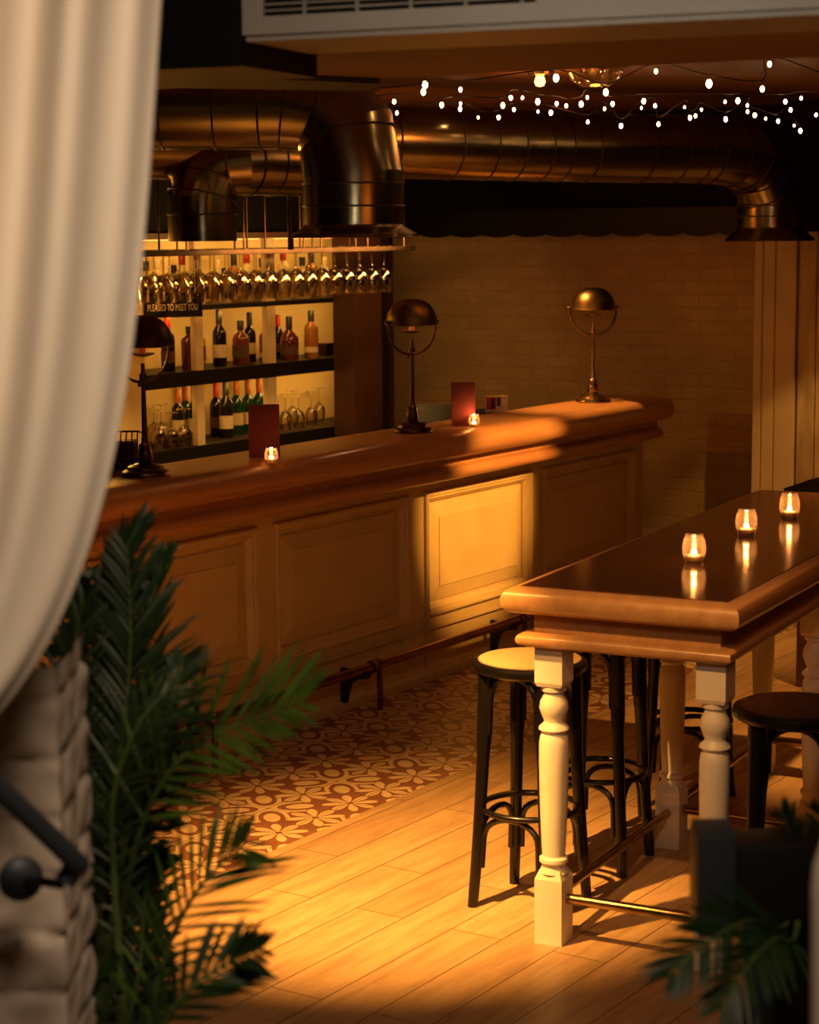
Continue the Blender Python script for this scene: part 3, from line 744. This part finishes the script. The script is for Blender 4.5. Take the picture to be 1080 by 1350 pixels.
end = Vector((e2.x, e2.y, at(1016, 300, D=10.15).z))
duct('ventilation_duct', 'long steel duct under the fairy lights, turning down by the boarded pier', q[:-1]+bd+[end], .165,
     [.18, .26, .34, .42, .47, .51, .55, .58, .62, .705, .76, .80, .825, .865, .90, .935, .955, .97, .985], hood=(.055, .165, .225))
q = [at(395, 214, D=8.9), at(330, 212, D=8.75)]; e3 = at(266, 262, D=8.7)
duct('ventilation_duct', 'smaller dark duct elbow hanging left of the flared hood', q+bend(at(322, 212, D=8.73), at(266, 205, D=8.7), e3, 3)+[Vector((e3.x, e3.y, at(266, 318, D=8.7).z))], .15, [.2, .36, .5, .63, .75, .85])
MB().box(0, .03, 0, .03, -.20, .40).build('t', 'dark_bronze')
bpy.data.objects.remove(bpy.data.objects['t'])
p = at(383, 300, D=9.2)
tag(MB().tube([(p.x, p.y, 2.0), (p.x, p.y, 2.74)], .014, 10).build('hanger_pole', 'dark_bronze'), 'thin dark pole hanging left of the flared hood', 'pole')

p = at(262, 60, D=7.35)
spot('duct_spotlight', (p.x, p.y, 2.72), (p.x, p.y, 2.4), 5, 80, .8, .03, GOLD)
# ------------------------------------------------------------------ ceiling downlights and fairy lights
for px, py, lab in ((712, 100, 'small glowing ceiling downlight left of its frosted neighbour'), (785, 96, 'frosted round ceiling lamp right of the small downlight')):
    p = at(px, py, Z=2.72)
    t = thing('ceiling_lamp', lab, 'ceiling lamp', (p.x, p.y, 2.74))
    MB().lathe([(.05, 0), (.06, -.004), (.055, -.015), (.035, -.02)], 24).build('collar', 'antique_brass', t)
    if px < 750: MB().lathe([(.012, -.012), (.02, -.03), (.024, -.045), (.018, -.06), (0, -.066)], 16).build('bulb', 'downlight_glow', t)
    else: MB().lathe([(.12, -.012), (.10, -.05), (.06, -.075), (0, -.08)], 24).build('diffuser', 'jar_glass', t)
    point('downlight', (p.x, p.y, 2.62), 2.2 if px < 750 else 1., .03, AMBER)
for x, y in ((6.2, .6), (7.6, .9), (9.0, .3), (8.8, -1.6)): spot('ceiling_wash', (x, y, 2.2), (x, y, 2.74), 1.0, 150, 1, .05, AMBER)
BUL = []
for x, y in [(218,150),(210,184),(71,230),(84,284),(386,173),(297,246),(386,240),(384,265),(470,306),(567,305),(587,248),(625,212),(680,212),(640,268),(753,230),(754,278),(815,283),(840,118),(843,240),(888,250),(959,242),(988,210),(990,327)]:
    BUL.append((500+x/3.6, 70+y/3.6))
for x, y in [(306,86),(68,186),(100,241),(62,264),(248,228),(237,260),(302,250),(442,257),(140,345),(318,337),(522,268),(494,298),(467,307),(558,145),(637,314),(634,231),(695,226),(740,248),(741,277),(775,295),(827,311),(886,323),(845,52),(811,170),(920,230),(945,269),(995,214),(962,344),(992,369),(1066,293)]:
    BUL.append((780+x/3.6, 70+y/3.6))
BIG = {(218,150):1}
strings = [[], [], []]
for x, y in BUL:
    f = (x-500)/580
    lev = y-(128-8*f)
    strings[0 if lev < -2 else 1 if lev < 16 else 2].append((x, y))
labs = ['fairy light string nearest the ceiling, its bulbs highest', 'fairy light string sagging between the highest and lowest strings', 'lowest fairy light string, hanging just before the long duct']
bulbme = None
for si, S in enumerate(strings):
    S.sort(); dpt = (7.3, 8.1, 8.7)[si]
    t = thing('fairy_lights', labs[si], 'string lights', (0, 0, 0), 0, None)
    W = []
    for j, (x, y) in enumerate(S):
        p = at(x, y, D=dpt+.25*math.sin(j*1.7)); W.append(p+Vector((0, 0, .03)))
        r = (.0105, .0085, .0075)[si]*(1+.25*math.sin(j*2.3))
        if bulbme is None:
            o = MB().lathe([(0, -1.3), (.55, -1.0), (.9, -.2), (.75, .6), (.4, 1.1), (0, 1.15)], 12).build('bulb', 'bulb_glow', t); bulbme = o.data
        else:
            o = bpy.data.objects.new('bulb', bulbme); COL.objects.link(o); o.parent = t
        o.location = p; o.scale = (r, r, r)
    x0, x1 = W[0], W[-1]
    ctrl = [at(480, 118+si*12, D=dpt)]+[w_ for w_ in W]+[at(1120, 110+si*14, D=dpt)]
    # keep the cable running left to right
    MB().tube(smoothpath(ctrl, 4), .0025, 5).build('wire', 'wire_dark', t)

# ------------------------------------------------------------------ high table
TA = .115
tbl = thing('bar_table', 'high wooden bar table with polished top and turned cream legs', 'table', (4.89, -2.192, 0), TA-0)
# local frame: +x along the table, -y across it towards the right
TL, TW = 2.42, .705
def rrect(x0, x1, y0, y1): return [(x0, y0), (x1, y0), (x1, y1), (x0, y1)]
def stack(b, steps, x0, x1, y0, y1, cap0=True, cap1=True):
    b.loops([[(px, py, z) for px, py in rrect(x0-o, x1+o, y0-o, y1+o)] for o, z in steps], True, cap0, cap1)
fx0, fx1, fy0, fy1 = 0, TL-.16, -(TW-.14), 0
b = MB(); st_ = [(0, .985)]+[(.038+.035*math.sin(t), 1.032-.038*math.cos(t)) for t in [i*PI/10 for i in range(11)]]+[(.03, 1.0705)]
stack(b, st_, fx0, fx1, fy0, fy1, True, True); b.build('table_edge', 'table_edge_wood', tbl, ang=45)
b = MB(); stack(b, [(.026, 1.0706), (.026, 1.0725), (.024, 1.073)], fx0, fx1, fy0, fy1); b.build('tabletop', 'tabletop_wood', tbl, smooth=False)
b = MB(); stack(b, [(-.002, .91), (-.002, .99)], fx0, fx1, fy0, fy1); b.build('apron', 'table_edge_wood', tbl, smooth=False)
b = MB(); stack(b, [(-.004, .890), (.012, .892)]+[(.018+.022*math.sin(t), .915-.020*math.cos(t)) for t in [i*PI/8 for i in range(9)]]+[(.0, .938)], fx0, fx1, fy0, fy1); b.build('bead_moulding', 'table_edge_wood', tbl, ang=50)
legprof = [(.03, .775), (.037, .768), (.037, .758), (.028, .752), (.030, .745), (.040, .725), (.043, .705), (.036, .685), (.029, .668), (.030, .662), (.043, .650), (.045, .643), (.038, .636), (.034, .632), (.040, .622), (.0435, .60), (.0435, .54), (.041, .42), (.036, .30), (.034, .268), (.034, .262), (.042, .255), (.043, .245), (.036, .238), (.034, .232), (.040, .218), (.043, .212)]
def table_leg(lx, ly):
    o = MB().lathe(legprof, 28, (lx, ly, 0)).build('leg', 'leg_paint', tbl)
    MB().sq([(.043, .895), (.043, .785), (.038, .773)], (lx, ly, 0)).build('top_block', 'leg_paint', o, smooth=False)
    MB().sq([(.043, 0), (.043, .195), (.032, .222)], (lx, ly, 0)).build('foot_block', 'leg_paint', o, smooth=False)
    return o
lys = (-.046, -.492-.043)
lxs = (.046, 1.065, 2.085)
for lx in lxs:
    for ly in lys: table_leg(lx, ly)
for ly in lys:
    MB().tube([(lxs[0]+.03, ly, .135), (lxs[1]-.03, ly, .125)], .015, 12).build('stretcher', 'antique_brass', tbl)
    MB().tube([(lxs[1]+.03, ly, .135), (lxs[2]-.03, ly, .13)], .015, 12).build('stretcher', 'antique_brass', tbl)
for lx in lxs: MB().tube([(lx, lys[0]-.03, .135), (lx, lys[1]+.03, .135)], .0155, 12).build('stretcher', 'antique_brass', tbl)

TZ = 1.0735
tc = make_tealight(.088, .035); fl = False
for px, py, lab in ((915, 742, 'nearest of the three candle jars on the high table'), (984, 706, 'middle of the three candle jars on the high table'), (1041, 683, 'farthest of the three candle jars on the high table')):
    p = at(px, py, Z=TZ); place(tc, fl, (p.x, p.y, TZ), 0, lab); fl = True
    point('candle_light', (p.x, p.y, TZ+.062), .35, .006, (1, .38, .10))

# ------------------------------------------------------------------ bentwood stools
def make_stool(seatmat, studs=True):
    t = thing('bar_stool', 'x', 'stool', (0, 0, 0)); H = .775
    MB().lathe([(0, H-.034), (.165, H-.034), (.174, H-.028), (.178, H-.015), (.175, H-.004), (.165, H), (.150, H+.001), (0, H+.001)], 48).build('seat_frame', 'ebonised_wood', t)
    s = MB().lathe([(0, H-.002), (.156, H-.002), (.157, H+.004), (.14, H+.007), (.08, H+.009), (0, H+.010)], 48).build('seat', seatmat, t)
    if studs:
        b = MB()
        for i in range(84):
            a = 2*PI*i/84; b.lathe([(.0028, 0), (.002, .002), (0, .0028)], 6, (.158*math.cos(a), .158*math.sin(a), H+.001))
        b.build('stud_row', 'stud_brass', s)
    def legp(z):    # centre line radius of a leg at height z
        k = 1-z/H; return .140+.045*k**1.6+.0*k
    for q in range(4):
        a = PI/4+q*PI/2; ca, sa = math.cos(a), math.sin(a)
        zs = [i*(H-.03)/14 for i in range(15)]
        MB().tube([(legp(z)*ca, legp(z)*sa, z) for z in zs], [.0165+.0055*(z/H)**.7+(.003 if z > .5 else 0) for z in zs], 12).build('leg', 'ebonised_wood', t)
    def hoop(zlo, zarc, ztop, inset, rad):
        for q in range(4):
            a0, a1 = PI/4+q*PI/2, PI/4+(q+1)*PI/2
            def P(a, z): r = legp(z)-inset; return Vector((r*math.cos(a), r*math.sin(a), z))
            A0, A1 = P(a0, 0), P(a1, 0)
            pts = []
            for z in (zlo, (zlo+zarc)/2, zarc): pts.append(P(a0, z).lerp(P(a1, z), .10))
            for i in range(1, 12):
                s_ = i/12; th = PI*(1-s_); f = .5+.40*math.cos(th); z = zarc+(ztop-zarc)*math.sin(th)**.8
                pts.append(P(a0, z).lerp(P(a1, z), f))
            for z in (zarc, (zlo+zarc)/2, zlo): pts.append(P(a0, z).lerp(P(a1, z), .90))
            MB().tube(pts, rad, 8, ell=1.).build('brace', 'ebonised_wood', t)
    hoop(.55, .645, .738, -.004, .0115)
    hoop(.13, .22, .292, -.004, .010)
    ring = [(.150*math.cos(2*PI*i/48), .150*math.sin(2*PI*i/48), .308) for i in range(48)]
    MB().tube(ring, .0100, 10, closed=True).build('foot_ring', 'ebonised_wood', t)
    return t
st1 = make_stool('cane_seat'); st1.location = (5.20, -2.0, 0); st1['label'] = 'black bentwood stool with tan studded cane seat beside the near table leg'
s2 = dup(st1); s2.location = (5.68, -1.985, 0); s2['label'] = 'black bentwood stool tucked in behind the tan-seated one'
s3 = dup(st1); s3.location = (6.47, -1.93, 0); s3['label'] = 'far black bentwood stool seen between the second and third table legs'
for s_, rz in ((st1, .02), (s2, .12), (s3, .2)): s_.rotation_euler = (0, 0, rz)
sd = make_stool('dark_leather', False); sd.location = (5.06, -2.935, 0); sd.rotation_euler = (0, 0, .35); sd['label'] = 'black stool with dark brown seat at the right side of the table'
s5 = dup(sd); s5.location = (6.05, -2.93, 0); s5.rotation_euler = (0, 0, .1); s5['label'] = 'dark-seated stool farther along the right side of the table'

# dark stand beyond the table, at the right edge
p = at(1090, 640, X=8.6)
t = thing('host_stand', 'dark wooden stand with sloping top beyond the table at right', 'stand', (8.6, p.y, 0), 0)
MB().box(-.2, .2, -.22, .05, 0, .90, .006).build('body', 'dark_brown_paint', t, smooth=False)
b = MB(); b.loops([[(x, y, z) for y, z in ((.10, .90), (.11, .915), (-.02, .965), (-.22, .965), (-.22, .90))] for x in (-.24, .24)]); b.build('top', 'black_paint', t, smooth=False)

# ------------------------------------------------------------------ foreground: curtain, brick pier, rail
def bez(P, t):
    a, b_, c, d = P; s = 1-t
    return (s**3*a[0]+3*s*s*t*b_[0]+3*s*t*t*c[0]+t**3*d[0], s**3*a[1]+3*s*s*t*b_[1]+3*s*t*t*c[1]+t**3*d[1])
b = MB(); NU, NV = 150, 60; rows = []
for j in range(NV+1):
    v = j/NV; row = []
    for i in range(NU+1):
        u = i/NU
        xt = -330+550*u
        P = [(xt, -90), (xt-38, 420), (xt-20-14*u, 850-140*(1-u)), (-110-60*(1-u), 1035-190*(1-u))]
        x, y = bez(P, v)
        w_ = u*30
        fold = .032*math.sin(w_*.62+.9+.5*v)+.014*math.sin(w_*1.31+1.0*v)+.0035*math.sin(w_*2.3+2+1.6*v)
        fold *= .75+.5*math.sin(v*2.4+u*3)
        if u > .95: fold += .02*(u-.95)/.05
        row.append(at(x, y, D=2.45+fold+.10*(1-u)))
    rows.append([tuple(p) for p in row])
b.loops(rows, False)
cu = b.build('curtain', 'linen', ang=180)
so = cu.modifiers.new('thick', 'SOLIDIFY'); so.thickness = .003
tag(cu, 'cream linen curtain swept aside in soft folds at the left', 'curtain')

def brick_pier(x0p, x1p, D, ytop, ybot, label_i):
    """rough painted brickwork facing the camera, with real relief"""
    A = at(x1p, ytop, D=D); Bb = at(x1p, ybot, D=D)
    ax = Vector((Rv.x, Rv.y, 0)).normalized(); nrm = Vector((-ax.y, ax.x, 0))  # into the scene
    W = (x1p-x0p)*D/FPX; z1, z0 = A.z, 0
    b = MB(); nu, nv = 70, 200; rows = []
    org = Vector((A.x, A.y, 0))
    rr = random.Random(3)
    for j in range(nv+1):
        z = z0+(z1-z0)*j/nv; c = z/.085; k = int(c); fz = c-k
        row = []
        for i in range(nu+1):
            u = i/nu
            # wrap: last part turns round the corner
            s_ = u*(W+.25); off = (k % 2)*.11; cx = ((s_+off)/.22); fx = cx-int(cx)
            d = min(fz, 1-fz)*.085; dd = min(fx, 1-fx)*.22; e = min(d, dd)
            rel = -.006*math.exp(-(e/.008)**2)+.003*math.sin(k*3.1+int(cx)*5.7+s_*22)*math.sin(z*31+s_*9)+.003*math.sin(z*71+k)*math.sin(s_*57)
            if s_ < W: p = org-ax*(W-s_)-nrm*rel
            else: p = org+nrm*(s_-W)+ax*rel
            row.append((p.x, p.y, z))
        rows.append(row)
    b.loops(rows, False)
    return struct(b.build(label_i, 'rough_white_brick', ang=60))
brick_pier(-420, 74, 2.75, 880, 1350, 'wall_left')

hr = thing('handrail', 'dark metal handrail with round wall plate on the white brick pier', 'handrail', (0, 0, 0))
r1, r2 = at(-60, 985, D=2.5), at(92, 1128, D=2.62); r3 = at(86, 1163, D=2.64)
MB().tube(smoothpath([r1, r2, at(97, 1142, D=2.64), r3], 6), .0145, 14).build('rail', 'slate_metal', hr)
w0, w1 = at(27, 1158, D=2.70), at(80, 1166, D=2.64)
MB().tube([w0, w1], .007, 10).build('arm', 'slate_metal', hr)
nv_ = (w1-w0).normalized()*.55+(-Fv)*.6; q_ = nv_.to_track_quat('Z', 'Y').to_matrix().to_4x4()
MB().lathe([(0, 0), (.030, 0), (.031, .004), (.026, .010), (.012, .014), (0, .015)], 28).xf(Matrix.Translation(w0) @ q_).build('wall_plate', 'slate_metal', hr)

# dark rail post with planter at lower right
pp = at(948, 1092, D=3.0)
rp = thing('rail_post', 'short dark square rail end in front of the table leg, lower right', 'post', (pp.x, pp.y, 0), CAMA)
k = 3.0/FPX
MB().box(-.030, .030, 0, .10, pp.z-.175, pp.z-.012, .010).build('rail_end', 'slate_metal', rp)
MB().box(.05, .10, .04, .09, 0, pp.z-.13, .006).build('upright', 'slate_metal', rp)
pl = at(1040, 1330, D=3.25)
MB().box(.031, .16, .01, .10, pp.z-.15, pp.z-.03, .008).build('cross_bar', 'black_paint', rp)
pt = thing('planter_box', 'dark planter box holding the lower right palm', 'planter', (pl.x, pl.y, 0), CAMA)
b = MB(); b.box(-.075, .4, -.12, .2, 0, pl.z+.19, .01); b.build('box', 'black_paint', pt, smooth=False)
b = MB(); b.box(-.07, .39, -.11, .19, pl.z+.185, pl.z+.195); b.build('soil', 'soil', pt, smooth=False)
# pale curtain sliver at right edge
b = MB(); rows = []
for j in range(60):
    y = -60+j*30; row = []
    for i in range(30):
        x = 1071+i*9+max(0, 1150-y)*.34
        row.append(tuple(at(x, y, D=2.3+.015*math.sin(i*.9+j*.05)-.02*(i > 28))))
    rows.append(row)
b.loops(rows, False); c2_ = b.build('curtain', 'linen', ang=180); so = c2_.modifiers.new('thick', 'SOLIDIFY'); so.thickness = .003
tag(c2_, 'narrow strip of pale curtain at the lower right edge', 'curtain')

# ------------------------------------------------------------------ palms
def frond(parent, ctrl, lens, nl=30, width=.011, m='palm_leaf', side=(1, 1), droop=.25, spread=62, seed=1, start=.15):
    nl = int(nl*(.72 if m == 'palm_leaf' else 1.0)); width *= .74; lens *= 1.15; spread -= 6
    """rachis along ctrl (world points); leaflets both sides"""
    rr = random.Random(seed); o0 = parent.location
    P = smoothpath([Vector(c)-o0 for c in ctrl], 10); n = len(P)
    o = MB().tube(P, [.0045*(1-i/n)+.0012 for i in range(n)], 6).build('frond', 'palm_stem', parent)
    b = MB()
    vn = (-Fv+Vector((0, 0, .55))).normalized()
    for i in range(nl):
        f = start+(1-start)*(i+.5)/nl; idx = min(n-2, int(f*(n-1))); p = P[idx]; t = (P[idx+1]-P[idx]).normalized()
        sdv = t.cross(vn).normalized()
        for sg in (-1, 1):
            if not side[0 if sg < 0 else 1]: continue
            env = math.sin(PI*min(1, .12+.88*f*.93))**.55
            L = lens*side[0 if sg < 0 else 1]*env*(.88+.24*rr.random())
            ang = math.radians((spread-28*f)*(.9+.2*rr.random())); d = (t*math.cos(ang)+sdv*sg*math.sin(ang)).normalized()
            d = (d+vn*rr.uniform(-.15, .3)).normalized()
            S = 7; pts = []
            for k_ in range(S+1):
                s_ = k_/S; q = p+d*(L*s_)+Vector((0, 0, -droop*L*s_*s_*(.7+.6*rr.random()*.3)))
                wd = width*(math.sin(PI*min(1, .10+.9*s_))**.7)*(1 if s_ < .98 else .1)
                pts.append((q, wd))
            wv = d.cross(vn).normalized()
            L_ = [b.b.verts.new(q+wv*w_*.5-vn*w_*.12) for q, w_ in pts]; C_ = [b.b.verts.new(q+vn*w_*.12) for q, w_ in pts]; R_ = [b.b.verts.new(q-wv*w_*.5-vn*w_*.12) for q, w_ in pts]
            for k_ in range(S):
                b.b.faces.new((L_[k_], L_[k_+1], C_[k_+1], C_[k_])); b.b.faces.new((C_[k_], C_[k_+1], R_[k_+1], R_[k_]))
    lo = b.build('leaflets', m, o, ang=180); return o
pb = at(165, 1560, D=3.25)
palm = thing('areca_palm', 'tall feathery palm with arching fronds in front of the bar at left', 'potted palm', (pb.x, pb.y, 0))
MB().lathe([(0, 0), (.11, 0), (.14, .25), (.15, .30), (.14, .30), (.13, .27), (0, .27)], 28).build('pot', 'terracotta', palm)
MB().lathe([(0, .272), (.128, .272), (.10, .28), (0, .285)], 20).build('soil', 'soil', palm)
pz = Vector((pb.x, pb.y, .28))
for i, (dx_, dy_) in enumerate(((0, 0), (.02, .015), (-.02, .02), (.01, -.02))):
    MB().tube(smoothpath([pz+Vector((dx_, dy_, 0))-palm.location, Vector((dx_*1.5, dy_*1.5, .55)), Vector((dx_*2, dy_*2, .85))], 5), [.012-.0004*k_ for k_ in range(11)], 8).build('stem', 'palm_stem', palm)
def A_(*l): return [at(x, y, D=d) for x, y, d in l]
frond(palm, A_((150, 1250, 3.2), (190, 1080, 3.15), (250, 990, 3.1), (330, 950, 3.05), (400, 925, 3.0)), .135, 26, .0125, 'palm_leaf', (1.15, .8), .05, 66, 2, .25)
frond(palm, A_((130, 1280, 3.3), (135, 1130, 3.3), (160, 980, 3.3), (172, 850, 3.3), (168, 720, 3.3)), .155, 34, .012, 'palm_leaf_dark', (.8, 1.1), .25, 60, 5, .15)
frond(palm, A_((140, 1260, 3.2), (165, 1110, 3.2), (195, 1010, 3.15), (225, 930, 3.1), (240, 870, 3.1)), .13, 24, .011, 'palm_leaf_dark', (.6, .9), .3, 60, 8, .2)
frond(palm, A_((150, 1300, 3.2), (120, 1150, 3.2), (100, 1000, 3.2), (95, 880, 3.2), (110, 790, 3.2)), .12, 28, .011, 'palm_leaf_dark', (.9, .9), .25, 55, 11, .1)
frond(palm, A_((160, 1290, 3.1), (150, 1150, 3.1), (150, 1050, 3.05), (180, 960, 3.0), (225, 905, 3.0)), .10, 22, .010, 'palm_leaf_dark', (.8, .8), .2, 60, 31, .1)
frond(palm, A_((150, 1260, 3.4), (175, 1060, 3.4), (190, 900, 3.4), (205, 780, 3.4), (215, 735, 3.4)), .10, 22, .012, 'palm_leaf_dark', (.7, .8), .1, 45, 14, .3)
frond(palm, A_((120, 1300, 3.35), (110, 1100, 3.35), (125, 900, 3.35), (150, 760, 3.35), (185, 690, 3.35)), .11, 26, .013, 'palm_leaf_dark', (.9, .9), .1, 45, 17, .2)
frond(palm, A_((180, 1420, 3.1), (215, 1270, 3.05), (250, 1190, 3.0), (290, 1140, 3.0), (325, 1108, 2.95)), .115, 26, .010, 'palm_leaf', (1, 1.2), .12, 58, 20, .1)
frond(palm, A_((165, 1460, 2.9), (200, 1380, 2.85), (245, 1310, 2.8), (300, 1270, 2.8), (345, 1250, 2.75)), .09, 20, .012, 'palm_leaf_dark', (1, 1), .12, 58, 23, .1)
frond(palm, A_((140, 1450, 3.3), (180, 1300, 3.3), (190, 1200, 3.3), (200, 1120, 3.3)), .10, 22, .012, 'palm_leaf_dark', (1, 1), .2, 58, 26, .1)
# broad-leaved plant low at left
pb2 = at(120, 1420, D=3.3)
bp = thing('broad_leaf_plant', 'low glossy broad-leaved plant between the brick pier and the palm', 'plant', (pb2.x-.05, pb2.y+.05, 0))
MB().lathe([(0, 0), (.09, 0), (.11, pb2.z-.04), (.10, pb2.z-.04), (0, pb2.z-.06)], 24).build('pot', 'terracotta', bp)
for i, (a, b_) in enumerate((((105, 1300), (160, 1246)), ((100, 1330), (158, 1285)), ((105, 1350), (155, 1312)), ((100, 1370), (160, 1340)), ((95, 1180), (125, 1125)), ((120, 1190), (135, 1170)), ((98, 1290), (108, 1200)), ((150, 1370), (90, 1310)), ((100, 1250), (135, 1215)))):
    A0, A1 = at(*a, D=3.1)-bp.location, at(*b_, D=3.0)-bp.location
    root = Vector((0, 0, pb2.z-.06)); d = A1-A0; wv = d.cross(-Fv).normalized(); rows = []
    for k_ in range(9):
        s_ = k_/8; q = A0+d*s_+Vector((0, 0, -.015*s_*s_)); w_ = .016*math.sin(PI*min(1, .04+.96*s_))**.8+.0005
        rows.append([q+wv*w_, q-Fv*-.004, q-wv*w_])
    b = MB(); b.loops([[tuple(x) for x in r_] for r_ in rows], False); lf = b.build('leaf', 'broad_leaf', bp, ang=180)
    MB().tube(smoothpath([root, (root+A0)*.5+Vector((0, 0, .02)), A0], 4), .0025, 6).build('stalk', 'palm_stem', lf)
# dense dark foliage bush behind the palm
pb3 = at(118, 1500, D=3.7)
bush = thing('leafy_shrub', 'dense dark shrub behind the palm beside the curtain edge', 'shrub', (pb3.x, pb3.y, 0))
MB().tube(smoothpath([(0, 0, 0), (.01, 0, .5), (-.01, .01, 1.0), (0, 0, 1.4)], 5), [.02-.0009*k_ for k_ in range(16)], 8).build('trunk', 'bark', bush)
b = MB(); rr = random.Random(5)
for i in range(2800):
    y = rr.uniform(760, 1380); xw = 62+ (8 if y > 1000 else 40*(1000-y)/300.); x = rr.uniform(xw, 215 if y > 900 else 190)
    c = at(x, y, D=3.62+rr.uniform(-.1, .14))-bush.location
    d = Vector((rr.uniform(-1, 1), rr.uniform(-1, 1), rr.uniform(-.7, .6))).normalized(); wv = d.orthogonal().normalized(); wv.rotate(Matrix.Rotation(rr.random()*6, 3, d))
    L = rr.uniform(.03, .055); w_ = L*.22
    v4 = [b.b.verts.new(c+q) for q in (Vector(), d*L*.5+wv*w_, d*L, d*L*.5-wv*w_)]; b.b.faces.new(v4)
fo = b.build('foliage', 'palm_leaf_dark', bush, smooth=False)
# lower-right palm
pr = thing('small_palm', 'small dark palm with drooping fronds in the lower right corner', 'palm', (pl.x+.08, pl.y+.02, 0))
base_pt = Vector((pl.x+.08, pl.y+.02, pl.z+.19))
MB().tube([base_pt-pr.location, base_pt-pr.location+Vector((0, 0, .10))], .014, 8).build('stem', 'palm_stem', pr)
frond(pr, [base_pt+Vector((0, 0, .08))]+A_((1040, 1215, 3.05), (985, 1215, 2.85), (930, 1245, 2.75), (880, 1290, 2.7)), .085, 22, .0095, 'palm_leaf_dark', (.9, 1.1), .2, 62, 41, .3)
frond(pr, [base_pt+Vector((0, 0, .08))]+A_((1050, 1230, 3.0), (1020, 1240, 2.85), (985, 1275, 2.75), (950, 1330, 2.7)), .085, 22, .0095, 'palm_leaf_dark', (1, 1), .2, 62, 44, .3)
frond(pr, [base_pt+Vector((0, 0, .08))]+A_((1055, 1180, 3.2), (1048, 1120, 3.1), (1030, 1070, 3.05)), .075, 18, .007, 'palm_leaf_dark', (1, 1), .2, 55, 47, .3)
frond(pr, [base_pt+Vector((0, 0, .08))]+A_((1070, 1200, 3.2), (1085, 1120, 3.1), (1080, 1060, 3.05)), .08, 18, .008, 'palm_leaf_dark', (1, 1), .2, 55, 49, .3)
